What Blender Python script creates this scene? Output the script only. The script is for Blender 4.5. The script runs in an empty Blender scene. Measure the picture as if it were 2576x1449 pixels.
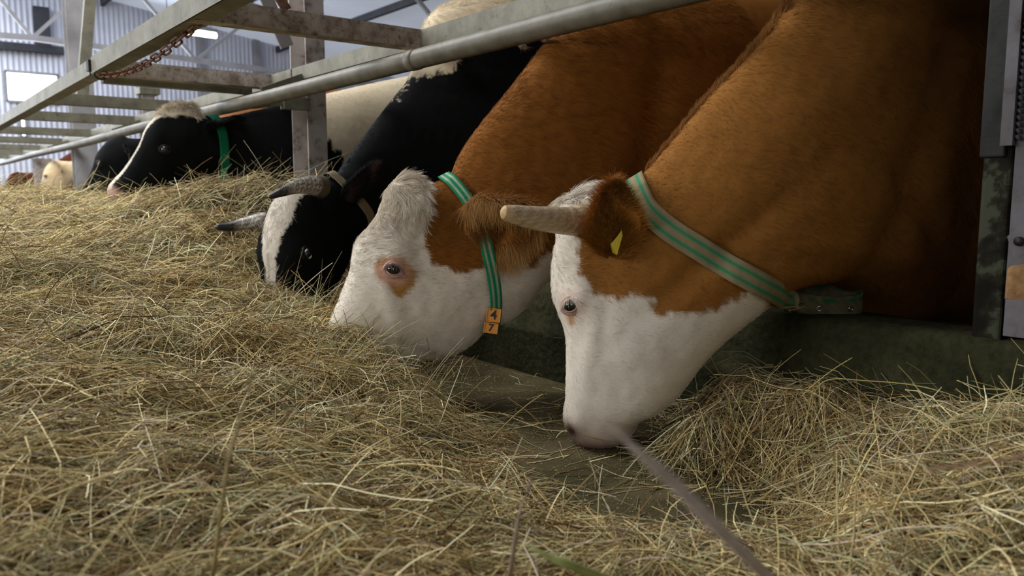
import bpy, bmesh, math
import numpy as np
from mathutils import Vector, Matrix

# ------------------------------------------------------------------ camera
W_IMG, H_IMG, FPX = 2576, 1449, 2000.0
CAM_H = 0.6
scene = bpy.context.scene
pitch = math.atan(237 / FPX)
yaw = math.atan(1593 * math.cos(pitch) / FPX)
FW = np.array([math.sin(yaw) * math.cos(pitch), math.cos(yaw) * math.cos(pitch), -math.sin(pitch)])
RT = np.array([math.cos(yaw), -math.sin(yaw), 0.0])
UP = np.cross(RT, FW)
CAM = np.array([0.0, 0.0, CAM_H])
cam_data = bpy.data.cameras.new('camera')
cam_data.sensor_width = 36.0
cam_data.lens = 36.0 * FPX / W_IMG
cam_data.clip_start = 0.05
cam_data.clip_end = 200
cam_data.dof.use_dof = True
cam_data.dof.focus_distance = 2.0
cam_data.dof.aperture_fstop = 4.3
cam = bpy.data.objects.new('camera', cam_data)
scene.collection.objects.link(cam)
cam.matrix_world = Matrix(((RT[0], UP[0], -FW[0], CAM[0]), (RT[1], UP[1], -FW[1], CAM[1]),
                           (RT[2], UP[2], -FW[2], CAM[2]), (0, 0, 0, 1)))
scene.camera = cam

# ------------------------------------------------------------------ world, exposure
world = bpy.data.worlds.new('world')
scene.world = world
world.use_nodes = True
world.node_tree.nodes['Background'].inputs['Color'].default_value = (0.80, 0.88, 1.0, 1)
world.node_tree.nodes['Background'].inputs['Strength'].default_value = 0.3
scene.view_settings.view_transform = 'Standard'
scene.view_settings.look = 'None'
scene.view_settings.gamma = 1
scene.view_settings.exposure = 0.0
scene.cycles.use_denoising = True
scene.cycles.max_bounces = 6
scene.cycles.diffuse_bounces = 3
scene.cycles.transparent_max_bounces = 4
scene.cycles.caustics_reflective = False
scene.cycles.caustics_refractive = False

def area_light(name, loc, rot, sx, sy, power, color):
    d = bpy.data.lights.new(name, 'AREA')
    d.shape = 'RECTANGLE'
    d.size, d.size_y, d.energy, d.color = sx, sy, power, color
    o = bpy.data.objects.new(name, d)
    o.location = loc
    o.rotation_euler = rot
    scene.collection.objects.link(o)
    return o
# daylight through the translucent ridge sheets above the feed alley
area_light('ridge_daylight', (-0.6, 7.0, 5.1), (0, 0, 0), 2.0, 8.5, 490, (1.0, 0.985, 0.95))
area_light('ridge_fill_far', (-0.5, 15.5, 5.1), (0, 0, 0), 2.0, 8.0, 560, (0.90, 0.94, 1.0))  # second ridge light, added to brighten the far wall
# side light from the left, added as an unseen window band
area_light('window_daylight', (-7.3, 6.5, 2.3), (0, math.radians(-90), 0), 1.3, 10.0, 420, (1.0, 0.99, 0.96))
# light from behind the camera, standing in for an unseen opening
area_light('rear_fill', (-3.2, -3.6, 2.3), (math.radians(90), 0, 0), 4.0, 2.6, 62, (1.0, 0.99, 0.97))
# daylight through the far gate
area_light('gate_daylight', (1.5, 19.2, 2.2), (math.radians(-90), 0, 0), 7.0, 2.6, 520, (0.84, 0.89, 1.0))

# ------------------------------------------------------------------ helpers
rng = np.random.default_rng(7)

def ray(x, y):
    return FW + RT * ((x - W_IMG / 2) / FPX) - UP * ((y - H_IMG / 2) / FPX)
def on_x(x, y, X):
    r = ray(x, y); return CAM + r * (X / r[0])
def on_y(x, y, Y):
    r = ray(x, y); return CAM + r * (Y / r[1])
def on_z(x, y, z):
    r = ray(x, y); return CAM + r * ((z - CAM_H) / r[2])
def on_d(x, y, d):
    return CAM + ray(x, y) * d

def mesh_from(name, verts, faces=None, mat=None, parent=None, smooth=True, quads=None, tris=None):
    """faces: list of index lists, or quads/tris as int arrays"""
    me = bpy.data.meshes.new(name)
    verts = np.asarray(verts, dtype=np.float32)
    if faces is not None:
        me.from_pydata(verts.tolist(), [], [list(f) for f in faces])
    else:
        arrs, starts, tot = [], [], 0
        for arr in (quads, tris):
            if arr is None or len(arr) == 0:
                continue
            k = arr.shape[1]
            arrs.append(arr.astype(np.int32).ravel())
            starts.append(tot + np.arange(len(arr), dtype=np.int32) * k)
            tot += arr.size
        loops = np.concatenate(arrs); ls = np.concatenate(starts)
        me.vertices.add(len(verts)); me.vertices.foreach_set('co', verts.ravel())
        me.loops.add(len(loops)); me.loops.foreach_set('vertex_index', loops)
        me.polygons.add(len(ls)); me.polygons.foreach_set('loop_start', ls)
        me.update(calc_edges=True)
        me.validate()
    if smooth:
        me.polygons.foreach_set('use_smooth', np.ones(len(me.polygons), dtype=bool))
    if mat is not None:
        me.materials.append(mat)
    o = bpy.data.objects.new(name, me)
    scene.collection.objects.link(o)
    if parent is not None:
        o.parent = parent
    return o

def set_color(o, cols, name='tint'):
    at = o.data.attributes.new(name, 'FLOAT_COLOR', 'POINT')
    c = np.ones((len(o.data.vertices), 4), dtype=np.float32)
    c[:, :3] = cols
    at.data.foreach_set('color', c.ravel())

def tag(o, label=None, cat=None, group=None, kind=None):
    if label: o['label'] = label
    if cat: o['category'] = cat
    if group: o['group'] = group
    if kind: o['kind'] = kind
    return o

def empty(name, loc, label=None, cat=None, group=None):
    o = bpy.data.objects.new(name, None)
    o.location = loc
    o.empty_display_size = 0.05
    scene.collection.objects.link(o)
    return tag(o, label, cat, group)

def adopt(o, parent):
    """parent o (built in world coordinates) to parent, which is only translated"""
    o.parent = parent
    o.matrix_parent_inverse = Matrix.Translation(-parent.location) if parent.type == 'EMPTY' else Matrix.Identity(4)
    return o

class MB:
    """collects boxes, bars and tubes into one mesh (world coordinates)"""
    def __init__(self):
        self.v, self.f = [], []
    def add(self, vs, fs):
        n = len(self.v)
        self.v += [tuple(p) for p in vs]
        self.f += [[i + n for i in f] for f in fs]
    def box(self, lo, hi):
        x0, y0, z0 = lo; x1, y1, z1 = hi
        self.add([(x0, y0, z0), (x1, y0, z0), (x1, y1, z0), (x0, y1, z0), (x0, y0, z1), (x1, y0, z1), (x1, y1, z1), (x0, y1, z1)],
                 [(0, 3, 2, 1), (4, 5, 6, 7), (0, 1, 5, 4), (1, 2, 6, 5), (2, 3, 7, 6), (3, 0, 4, 7)])
    def bar(self, a, b, w, h, up=(0, 0, 1)):
        a, b = Vector(a), Vector(b)
        t = (b - a).normalized(); u = Vector(up)
        s = t.cross(u).normalized(); u = s.cross(t).normalized()
        vs = [p + s * (sx * w / 2) + u * (sy * h / 2) for p in (a, b) for sx, sy in ((-1, -1), (1, -1), (1, 1), (-1, 1))]
        self.add(vs, [(0, 1, 2, 3), (7, 6, 5, 4), (0, 4, 5, 1), (1, 5, 6, 2), (2, 6, 7, 3), (3, 7, 4, 0)])
    def tube(self, pts, r, n=10, cap=True):
        pts = [Vector(p) for p in pts]
        rs = r if hasattr(r, '__len__') else [r] * len(pts)
        vs, fs = [], []
        ref = Vector((0.13, 0.21, 0.97)).normalized()
        for i, p in enumerate(pts):
            t = (pts[min(i + 1, len(pts) - 1)] - pts[max(i - 1, 0)]).normalized()
            s = t.cross(ref)
            if s.length < 0.2: s = t.cross(Vector((1, 0, 0)))
            s.normalize(); u = s.cross(t)
            for k in range(n):
                an = 2 * math.pi * k / n
                vs.append(p + (s * math.cos(an) + u * math.sin(an)) * rs[i])
        for i in range(len(pts) - 1):
            for k in range(n):
                k2 = (k + 1) % n
                fs.append((i * n + k, i * n + k2, (i + 1) * n + k2, (i + 1) * n + k))
        if cap:
            fs.append(tuple(reversed(range(n)))); fs.append(tuple((len(pts) - 1) * n + k for k in range(n)))
        self.add(vs, fs)
    def build(self, name, mat, parent=None, smooth=False):
        o = mesh_from(name, self.v, self.f, mat, smooth=smooth)
        bm = bmesh.new(); bm.from_mesh(o.data); bmesh.ops.recalc_face_normals(bm, faces=bm.faces); bm.to_mesh(o.data); bm.free()
        if parent is not None: adopt(o, parent)
        return o

def bevel(o, w=0.003, seg=2):
    m = o.modifiers.new('b', 'BEVEL'); m.width = w; m.segments = seg; m.limit_method = 'ANGLE'
    return o

def cr_spline(P, per=12, closed=False):
    """Catmull-Rom through points (N,d)"""
    P = np.asarray(P, float)
    if closed: Q = np.vstack([P[-1], P, P[0], P[1]])
    else: Q = np.vstack([2 * P[0] - P[1], P, 2 * P[-1] - P[-2]])
    out = []
    t = np.linspace(0, 1, per, endpoint=False)[:, None]
    for i in range(1, len(Q) - 2):
        p0, p1, p2, p3 = Q[i - 1], Q[i], Q[i + 1], Q[i + 2]
        out.append(0.5 * ((2 * p1) + (p2 - p0) * t + (2 * p0 - 5 * p1 + 4 * p2 - p3) * t ** 2 + (3 * p1 - p0 - 3 * p2 + p3) * t ** 3))
    out = np.vstack(out)
    return out if closed else np.vstack([out, P[-1]])

_wk = np.random.default_rng(3)
_K = _wk.normal(size=(24, 3)); _K /= np.linalg.norm(_K, axis=1)[:, None]
_PH = _wk.uniform(0, 6.28, 24)
def wnoise(p, scale, seed=0, n=10):
    """smooth pseudo noise in about -1..1 at points (N,3)"""
    p = np.asarray(p) / scale
    o = (seed * 7) % 14
    s = 0
    for i in range(n):
        j = (i + o) % 24
        s = s + np.sin(p @ _K[j] * (1.6 + 0.55 * i) * 2 + _PH[(j + seed) % 24]) / (1 + 0.18 * i)
    return s / 3.2

# ------------------------------------------------------------------ materials
def mat_new(name):
    m = bpy.data.materials.new(name); m.use_nodes = True
    nt = m.node_tree
    return m, nt, nt.nodes['Principled BSDF']
def N(nt, typ, **kw):
    n = nt.nodes.new(typ)
    for k, v in kw.items():
        if k in n.inputs: n.inputs[k].default_value = v
        else: setattr(n, k, v)
    return n
def ramp(nt, fac, stops):
    r = nt.nodes.new('ShaderNodeValToRGB')
    els = r.color_ramp.elements
    while len(els) < len(stops): els.new(0.5)
    for e, (p, c) in zip(els, stops):
        e.position = p; e.color = (*c, 1)
    nt.links.new(fac, r.inputs['Fac'])
    return r.outputs['Color']
def noisy(name, stops, scale=8.0, rough=0.7, detail=6, bump=0.0, bscale=60.0, metallic=0.0, stretch=None, spec=0.3, bdist=0.004, stops2=None, scale2=30.0, mix=0.5):
    m, nt, b = mat_new(name)
    tc = N(nt, 'ShaderNodeTexCoord')
    co = tc.outputs['Object']
    if stretch:
        mp = N(nt, 'ShaderNodeMapping'); mp.inputs['Scale'].default_value = stretch
        nt.links.new(co, mp.inputs['Vector']); co = mp.outputs['Vector']
    n1 = N(nt, 'ShaderNodeTexNoise', Scale=scale, Detail=detail, Roughness=0.6)
    nt.links.new(co, n1.inputs['Vector'])
    col = ramp(nt, n1.outputs['Fac'], stops)
    if stops2:
        n2 = N(nt, 'ShaderNodeTexNoise', Scale=scale2, Detail=8, Roughness=0.7)
        nt.links.new(co, n2.inputs['Vector'])
        c2 = ramp(nt, n2.outputs['Fac'], stops2)
        mx = N(nt, 'ShaderNodeMixRGB', blend_type='MULTIPLY'); mx.inputs['Fac'].default_value = mix
        nt.links.new(col, mx.inputs['Color1']); nt.links.new(c2, mx.inputs['Color2']); col = mx.outputs['Color']
    nt.links.new(col, b.inputs['Base Color'])
    b.inputs['Roughness'].default_value = rough
    b.inputs['Metallic'].default_value = metallic
    b.inputs['Specular IOR Level'].default_value = spec
    if bump:
        n3 = N(nt, 'ShaderNodeTexNoise', Scale=bscale, Detail=6)
        nt.links.new(co, n3.inputs['Vector'])
        bp = N(nt, 'ShaderNodeBump', Strength=bump, Distance=bdist)
        nt.links.new(n3.outputs['Fac'], bp.inputs['Height']); nt.links.new(bp.outputs['Normal'], b.inputs['Normal'])
    return m
def plain(name, col, rough=0.5, metallic=0.0, spec=0.5):
    m, nt, b = mat_new(name)
    b.inputs['Base Color'].default_value = (*col, 1); b.inputs['Roughness'].default_value = rough
    b.inputs['Metallic'].default_value = metallic; b.inputs['Specular IOR Level'].default_value = spec
    return m
def emit(name, col, s):
    m, nt, b = mat_new(name)
    b.inputs['Base Color'].default_value = (*col, 1)
    b.inputs['Emission Color'].default_value = (*col, 1); b.inputs['Emission Strength'].default_value = s
    return m
def tinted(name, rough=0.7, spec=0.2, sheen=0.0, bump=0.0, bscale=250, attr='tint', bdist=0.002):
    m, nt, b = mat_new(name)
    a = N(nt, 'ShaderNodeAttribute'); a.attribute_name = attr
    nt.links.new(a.outputs['Color'], b.inputs['Base Color'])
    b.inputs['Roughness'].default_value = rough; b.inputs['Specular IOR Level'].default_value = spec
    b.inputs['Sheen Weight'].default_value = sheen
    if bump:
        tc = N(nt, 'ShaderNodeTexCoord')
        n3 = N(nt, 'ShaderNodeTexNoise', Scale=bscale, Detail=4)
        nt.links.new(tc.outputs['Object'], n3.inputs['Vector'])
        bp = N(nt, 'ShaderNodeBump', Strength=bump, Distance=bdist)
        nt.links.new(n3.outputs['Fac'], bp.inputs['Height']); nt.links.new(bp.outputs['Normal'], b.inputs['Normal'])
    return m
def srgb(r, g, b):
    f = lambda c: (c / 255 / 12.92) if c / 255 <= 0.04045 else ((c / 255 + 0.055) / 1.055) ** 2.4
    return (f(r), f(g), f(b))

M = {}
M['steel'] = noisy('painted_steel', [(0.3, srgb(98, 95, 82)), (0.55, srgb(124, 121, 106)), (0.75, srgb(140, 137, 122))], 9, 0.55, bump=0.15, bscale=90,
                   stops2=[(0.30, srgb(92, 66, 48)), (0.42, (1, 1, 1))], scale2=26, mix=0.75, spec=0.4)
M['steel_rusty'] = noisy('rusty_steel', [(0.35, srgb(140, 126, 116)), (0.52, srgb(184, 174, 166)), (0.7, srgb(206, 200, 196))], 14, 0.7, bump=0.25, bscale=90,
                         stops2=[(0.30, srgb(100, 62, 44)), (0.5, (1, 1, 1))], scale2=40, mix=0.8)
M['pipe'] = noisy('galvanised_pipe', [(0.3, srgb(84, 79, 64)), (0.5, srgb(104, 98, 84)), (0.72, srgb(122, 116, 102))], 11, 0.5, bump=0.1, bscale=120,
                  stops2=[(0.28, srgb(90, 72, 52)), (0.40, (1, 1, 1))], scale2=30, mix=0.7, spec=0.45)
M['post'] = noisy('post_steel', [(0.35, srgb(140, 128, 122)), (0.5, srgb(172, 164, 160)), (0.7, srgb(188, 184, 182))], 7, 0.6, bump=0.15, bscale=90,
                  stops2=[(0.30, srgb(104, 74, 58)), (0.46, (1, 1, 1))], scale2=14, mix=0.7)
M['curb'] = noisy('mossy_concrete', [(0.3, srgb(36, 38, 22)), (0.5, srgb(52, 53, 33)), (0.7, srgb(74, 72, 50))], 5, 0.9, bump=0.8, bscale=45, bdist=0.01,
                  stops2=[(0.3, srgb(150, 150, 140)), (0.55, (1, 1, 1))], scale2=60, mix=0.8, spec=0.15)
M['plate'] = noisy('peeling_plate', [(0.38, srgb(58, 44, 38)), (0.48, srgb(96, 92, 96)), (0.7, srgb(112, 110, 116))], 9, 0.7, bump=0.2, bscale=60)
M['glow_roof'] = emit('glowing_roof_sheet', (0.72, 0.78, 0.90), 0.32)  # far roof glows by itself: its brightness is put into the material
M['curb_post'] = noisy('peeling_paint', [(0.44, srgb(20, 18, 12)), (0.52, srgb(36, 35, 24)), (0.57, srgb(66, 70, 56))], 14, 0.85, bump=0.4, bscale=50, spec=0.2)
M['floor'] = noisy('alley_concrete', [(0.3, srgb(70, 66, 42)), (0.5, srgb(94, 86, 60)), (0.7, srgb(118, 104, 80))], 4, 0.9, bump=0.5, bscale=70,
                   stops2=[(0.35, srgb(120, 125, 100)), (0.6, (1, 1, 1))], scale2=3, mix=0.8, spec=0.15)
M['stall_floor'] = noisy('stall_floor', [(0.3, srgb(30, 24, 16)), (0.6, srgb(52, 42, 30))], 5, 0.9, bump=0.5, bscale=40)
M['sheet'] = noisy('corrugated_sheet', [(0.3, srgb(196, 198, 208)), (0.7, srgb(222, 224, 234))], 1.2, 0.5, spec=0.4)
M['roof'] = noisy('roof_sheet', [(0.3, srgb(196, 202, 214)), (0.7, srgb(224, 228, 238))], 0.8, 0.55, spec=0.3)
M['truss'] = noisy('truss_steel', [(0.3, srgb(128, 126, 128)), (0.7, srgb(170, 168, 170))], 2, 0.6)
M['dark_steel'] = noisy('dark_steel', [(0.3, srgb(46, 46, 50)), (0.7, srgb(70, 70, 76))], 3, 0.7)
M['dark_sheet'] = noisy('dark_sheet', [(0.3, srgb(52, 46, 40)), (0.7, srgb(72, 66, 58))], 2, 0.8)
M['channel'] = noisy('grimy_channel', [(0.35, srgb(24, 24, 24)), (0.6, srgb(44, 44, 44))], 12, 0.7, bump=0.3, bscale=60)
M['daylight'] = emit('bright_pane', (0.9, 0.95, 1.0), 4.0)
M['tube'] = emit('lamp_tube', (0.92, 1.0, 0.96), 9.0)
M['rust'] = noisy('rusty_chain', [(0.3, srgb(84, 54, 36)), (0.6, srgb(130, 96, 76)), (0.8, srgb(150, 126, 110))], 60, 0.8, metallic=0.2)
M['black'] = plain('black_rubber', srgb(14, 14, 14), 0.6)
M['chrome'] = plain('buckle_metal', srgb(180, 180, 176), 0.3, 1.0)
M['fur'] = tinted('coat_hair', 0.68, 0.13)
M['skin'] = tinted('coat_skin', 0.8, 0.08, 0.0, bump=0.35, bscale=180)
M['horn'] = tinted('horn', 0.42, 0.4, bump=0.25, bscale=60)
M['eye'] = plain('wet_eye', (0.006, 0.005, 0.006), 0.06, spec=0.9)
M['lid'] = tinted('eyelid', 0.5, 0.35)
M['hay'] = tinted('dry_hay', 0.6, 0.25)
M['hay_bed'] = noisy('hay_bed', [(0.35, srgb(26, 19, 9)), (0.5, srgb(58, 46, 24)), (0.65, srgb(92, 78, 44))], 60, 0.95, bump=1.0, bscale=120, bdist=0.01, stretch=(1, 0.6, 1))  # bed coloured dark to put shade into the gaps between stalks
M['strap'] = tinted('woven_strap', 0.8, 0.2, bump=0.4, bscale=600)
# ------------------------------------------------------------------ cattle
# A cow is drawn first as a side profile (s along the spine, z up), given thickness, then laid along the line its spine takes in the barn.
def sdist(px, pz, poly):
    """signed distance to closed polygon, positive inside"""
    n = len(poly)
    best = np.full(px.shape, 1e9, np.float32)
    inside = np.zeros(px.shape, bool)
    for i in range(n):
        x0, z0 = poly[i]; x1, z1 = poly[(i + 1) % n]
        ex, ez = x1 - x0, z1 - z0
        l2 = ex * ex + ez * ez + 1e-12
        t = np.clip(((px - x0) * ex + (pz - z0) * ez) / l2, 0, 1)
        best = np.minimum(best, (px - x0 - t * ex) ** 2 + (pz - z0 - t * ez) ** 2)
        c = ((z0 > pz) != (z1 > pz))
        if c.any():
            xi = x0 + (pz - z0) / (ez if abs(ez) > 1e-9 else 1e-9) * ex
            inside ^= c & (px < xi)
    return np.where(inside, 1, -1) * np.sqrt(best)

def poisson(mask_fn, s0, s1, z0, z1, h):
    """solve lap(phi) = -2 with phi = 0 outside the profile"""
    phi = None
    for lv in (8, 4, 2, 1):
        hh = h * lv
        ss = np.arange(s0, s1 + hh, hh); zz = np.arange(z0, z1 + hh, hh)
        S, Z = np.meshgrid(ss, zz, indexing='ij')
        inside = mask_fn(S, Z) > 0
        if phi is None: p = np.zeros(S.shape)
        else: p = bil(phi[0], phi[1], phi[2], phi[3], S, Z)
        p = np.where(inside, p, 0)
        red = ((np.arange(S.shape[0])[:, None] + np.arange(S.shape[1])[None]) % 2 == 0)
        inn = np.zeros_like(inside); inn[1:-1, 1:-1] = inside[1:-1, 1:-1]
        for it in range(110 if lv > 1 else 70):
            for msk in (red & inn, (~red) & inn):
                nb = np.zeros_like(p)
                nb[1:-1, 1:-1] = (p[2:, 1:-1] + p[:-2, 1:-1] + p[1:-1, 2:] + p[1:-1, :-2] + 2 * hh * hh) / 4
                p = np.where(msk, p + 1.7 * (nb - p), p)
        phi = (p, s0, z0, hh)
    return phi, ss, zz, S, Z

def bil(A, s0, z0, h, S, Z):
    x = np.clip((S - s0) / h, 0, A.shape[0] - 1.001); y = np.clip((Z - z0) / h, 0, A.shape[1] - 1.001)
    i = x.astype(int); j = y.astype(int); fx = x - i; fy = y - j
    return A[i, j] * (1 - fx) * (1 - fy) + A[i + 1, j] * fx * (1 - fy) + A[i, j + 1] * (1 - fx) * fy + A[i + 1, j + 1] * fx * fy

def blur(A, n):
    for _ in range(n):
        B = np.pad(A, 1, mode='edge')
        A = (B[1:-1, 1:-1] * 4 + B[2:, 1:-1] + B[:-2, 1:-1] + B[1:-1, 2:] + B[1:-1, :-2]) / 8
    return A

def surface_nets(F, xs, ys, zs):
    """F>0 inside. returns verts, quads"""
    ins = F > 0
    nx, ny, nz = F.shape
    corner = [(a, b, c) for a in (0, 1) for b in (0, 1) for c in (0, 1)]
    cnt = np.zeros((nx - 1, ny - 1, nz - 1), np.int8)
    for a, b, c in corner:
        cnt += ins[a:nx - 1 + a, b:ny - 1 + b, c:nz - 1 + c]
    act = np.argwhere((cnt > 0) & (cnt < 8))
    idx = -np.ones(cnt.shape, np.int64)
    idx[act[:, 0], act[:, 1], act[:, 2]] = np.arange(len(act))
    acc = np.zeros((len(act), 3)); num = np.zeros(len(act))
    I, J, K = act.T
    for p in range(8):
        for q in range(p + 1, 8):
            a, b = corner[p], corner[q]
            if sum(abs(a[i] - b[i]) for i in range(3)) != 1: continue
            fa = F[I + a[0], J + a[1], K + a[2]]; fb = F[I + b[0], J + b[1], K + b[2]]
            cr = (fa > 0) != (fb > 0)
            t = np.where(cr, fa / np.where(cr, fa - fb, 1), 0)
            for ax in range(3):
                acc[:, ax] += np.where(cr, a[ax] + t * (b[ax] - a[ax]), 0)
            num += cr
    loc = acc / num[:, None]
    V = np.stack([xs[I] + loc[:, 0] * (xs[I + 1] - xs[I]), ys[J] + loc[:, 1] * (ys[J + 1] - ys[J]), zs[K] + loc[:, 2] * (zs[K + 1] - zs[K])], 1)
    Q = []
    for ax in range(3):
        sl0 = [slice(None)] * 3; sl1 = [slice(None)] * 3
        sl0[ax] = slice(0, -1); sl1[ax] = slice(1, None)
        A, B = ins[tuple(sl0)], ins[tuple(sl1)]
        e = np.argwhere(A != B)
        o1, o2 = [(1, 2), (2, 0), (0, 1)][ax]
        e = e[(e[:, o1] > 0) & (e[:, o2] > 0) & (e[:, o1] < F.shape[o1] - 1) & (e[:, o2] < F.shape[o2] - 1)]
        flip = A[e[:, 0], e[:, 1], e[:, 2]]
        def g(d1, d2):
            c = e.copy(); c[:, o1] += d1; c[:, o2] += d2
            return idx[c[:, 0], c[:, 1], c[:, 2]]
        q = np.stack([g(-1, -1), g(0, -1), g(0, 0), g(-1, 0)], 1)
        q = np.where(flip[:, None], q, q[:, ::-1])
        Q.append(q)
    Q = np.vstack(Q)
    return V, Q[(Q >= 0).all(1)]

def capsule(S, Z, U, a, b, r0, r1):
    a, b = np.array(a, float), np.array(b, float)
    d = b - a
    t = np.clip(((S - a[0]) * d[0] + (Z - a[1]) * d[1] + (U - a[2]) * d[2]) / (d @ d), 0, 1)
    return (r0 + (r1 - r0) * t) - np.sqrt((S - a[0] - t * d[0]) ** 2 + (Z - a[1] - t * d[1]) ** 2 + (U - a[2] - t * d[2]) ** 2)
def smax(a, b, k):
    h = np.clip(0.5 + 0.5 * (a - b) / k, 0, 1)
    return b + (a - b) * h + k * h * (1 - h)

_ROT = np.array([[0.6, 0.64, 0.48], [-0.8, 0.48, 0.36], [0.0, -0.6, 0.8]])
class Cow:
    def __init__(c, poll, hh, hb, turn=(-0.08, -0.75), twist=0.0):
        c.P0 = on_d(*poll)
        ds = 0.01
        s = np.arange(-330, 61) * ds
        t = np.clip((turn[0] - s) / (turn[0] - turn[1]), 0, 1); t = t * t * (3 - 2 * t)
        an = np.radians(hh + (hb - hh) * t)
        dx, dy = np.sin(an), np.cos(an)
        X = np.concatenate([[0], np.cumsum((dx[1:] + dx[:-1]) / 2 * ds)]); Y = np.concatenate([[0], np.cumsum((dy[1:] + dy[:-1]) / 2 * ds)])
        c.s, c.X, c.Y, c.an = s, X - X[330] + c.P0[0], Y - Y[330] + c.P0[1], an
        c.twist = twist          # head roll about its own spine line (radians)
        c.Wf = None
    def bend(c, s, z, u):
        s = np.asarray(s, float); z = np.asarray(z, float); u = np.asarray(u, float)
        if c.twist:
            w = np.clip((s + 0.40) / 0.32, 0, 1); w = w * w * (3 - 2 * w) * c.twist
            zc = c.P0[2] - 0.02
            z, u = zc + (z - zc) * np.cos(w) + u * np.sin(w), u * np.cos(w) - (z - zc) * np.sin(w)
        x = np.interp(s, c.s, c.X); y = np.interp(s, c.s, c.Y); a = np.interp(s, c.s, c.an)
        return np.stack([x - u * np.cos(a), y + u * np.sin(a), z], -1)
    def hit(c, px, py, u=0.0):
        """(s, z) where the sight line of a photo point meets the surface at sideways offset u"""
        r = ray(px, py)
        X = c.X - u * np.cos(c.an); Y = c.Y + u * np.sin(c.an)
        d = -X * r[1] + Y * r[0]
        k = np.where(d[1:] * d[:-1] <= 0)[0]
        best = None
        for i in k:
            f = d[i] / (d[i] - d[i + 1] + 1e-12)
            x = X[i] + f * (X[i + 1] - X[i]); y = Y[i] + f * (Y[i + 1] - Y[i])
            t = (x * r[0] + y * r[1]) / (r[0] ** 2 + r[1] ** 2)
            if t > 0 and (best is None or t < best[0]): best = (t, c.s[i] + f * 0.01, CAM_H + t * r[2])
        if best is None:
            i = int(np.argmin(np.abs(d) / np.hypot(X, Y) + (X * r[0] + Y * r[1] < 0) * 9)); t = (X[i] * r[0] + Y[i] * r[1]) / (r[0] ** 2 + r[1] ** 2)
            best = (t, c.s[i], CAM_H + t * r[2])
        return np.array(best[1:])
    def hits(c, pts, u=0.0):
        return np.array([c.hit(*p, u) for p in pts])
    def shape(c, prof, kf, h=0.006, boxy=0.8, legs=True, floor=-0.1):
        c.prof = prof
        lo, hi = prof.min(0) - 0.06, prof.max(0) + 0.06
        fn = lambda S, Z: sdist(S, Z, prof)
        (phi, s0, z0, hh), ss, zz, S, Z = poisson(fn, lo[0], hi[0], lo[1], hi[1], h)
        d = fn(S, Z)
        rho = np.where(d > 2.5 * h, phi / np.maximum(d, 1e-4), 0); wt = (d > 2.5 * h).astype(float)
        rb, wb = rho, wt
        for _ in range(14):
            rb, wb = blur(rb, 1), blur(wb, 1)
            rb = np.where(wt > 0, rho, rb); wb = np.where(wt > 0, 1, wb)
        rr = rb / np.maximum(wb, 1e-3); rr = np.where(wb < 1e-3, 0.1, rr)
        m = np.clip((d / h - 2.5) / 4, 0, 1)
        P = np.where(d > 0, phi * m + rr * np.maximum(d, 0) * (1 - m), 0.12 * d)
        kk = np.zeros_like(P); ww = np.zeros_like(P) + 1e-9
        for (a, b, k, sg) in kf:
            g = np.exp(-((S - a) ** 2 + (Z - b) ** 2) / (2 * sg * sg)) + 1e-7 / ((S - a) ** 2 + (Z - b) ** 2 + .01)
            kk += g * k; ww += g
        k2 = (kk / ww) ** 2
        # a flatter face: the head is boxy in cross-section
        hd = np.clip((S + 0.30) / 0.2, 0, 1)
        ref = 0.020
        Pb = np.where(P > 0, ref * (np.maximum(P, 0) / ref) ** boxy, P)
        P = (P * (1 - hd) + Pb * hd) * k2
        c.g = (P, s0, z0, h)
        c.gr = np.gradient(P, h)
        c.dgrid = d
        c.legs = []
        if legs:
            for (sl, zt, zk, uu, r) in ((-1.08, 0.45, 0.22, 0.17, 0.085), (-2.38, 0.62, 0.36, 0.19, 0.12)):
                f = 1 if sl > -1.5 else 0
                kn = (sl + (0.02 if f else -0.12), floor + zk + (0.08 if f else 0.10), uu)
                c.legs += [((sl, zt, uu), kn, r, 0.045), (kn, (sl + 0.0, floor + 0.10, uu), 0.045, 0.034),
                           ((sl, floor + 0.10, uu), (sl + 0.04, floor + 0.03, uu), 0.042, 0.055)]
        c.floor = floor
    def field(c, S, Z, U):
        P = bil(*c.g, S, Z)
        gs = bil(c.gr[0], *c.g[1:], S, Z); gz = bil(c.gr[1], *c.g[1:], S, Z)
        F = (P - U * U) / (2 * np.sqrt(U * U + (gs * gs + gz * gz) / 4 + 2e-5))
        for a, b, r0, r1 in c.legs:
            F = smax(F, capsule(S, Z, U, a, b, r0, r1), 0.05)
        return F
    def width(c, s, z):
        return np.sqrt(np.maximum(bil(*c.g, np.asarray(s, float), np.asarray(z, float)), 0))
    def disp(c, s, z):
        """sideways relief of the skull and muscles"""
        v = 0
        for (a, b, am, sa, sb, rot) in c.bumps:
            ds, dz = s - a, z - b
            x = ds * math.cos(rot) + dz * math.sin(rot); y = -ds * math.sin(rot) + dz * math.cos(rot)
            v = v + am * np.exp(-(x * x) / (2 * sa * sa) - (y * y) / (2 * sb * sb))
        return v
    def side(c, px, py, lift=0.0):
        """skin point on the camera side under a photo point -> s, z, u"""
        u = 0.08
        for _ in range(8):
            q = c.hit(px, py, u)
            u = float(c.width(*q) + c.disp(q[0], q[1])) * 0.7 + u * 0.3
        q = c.hit(px, py, u)
        return q[0], q[1], u + lift
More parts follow.
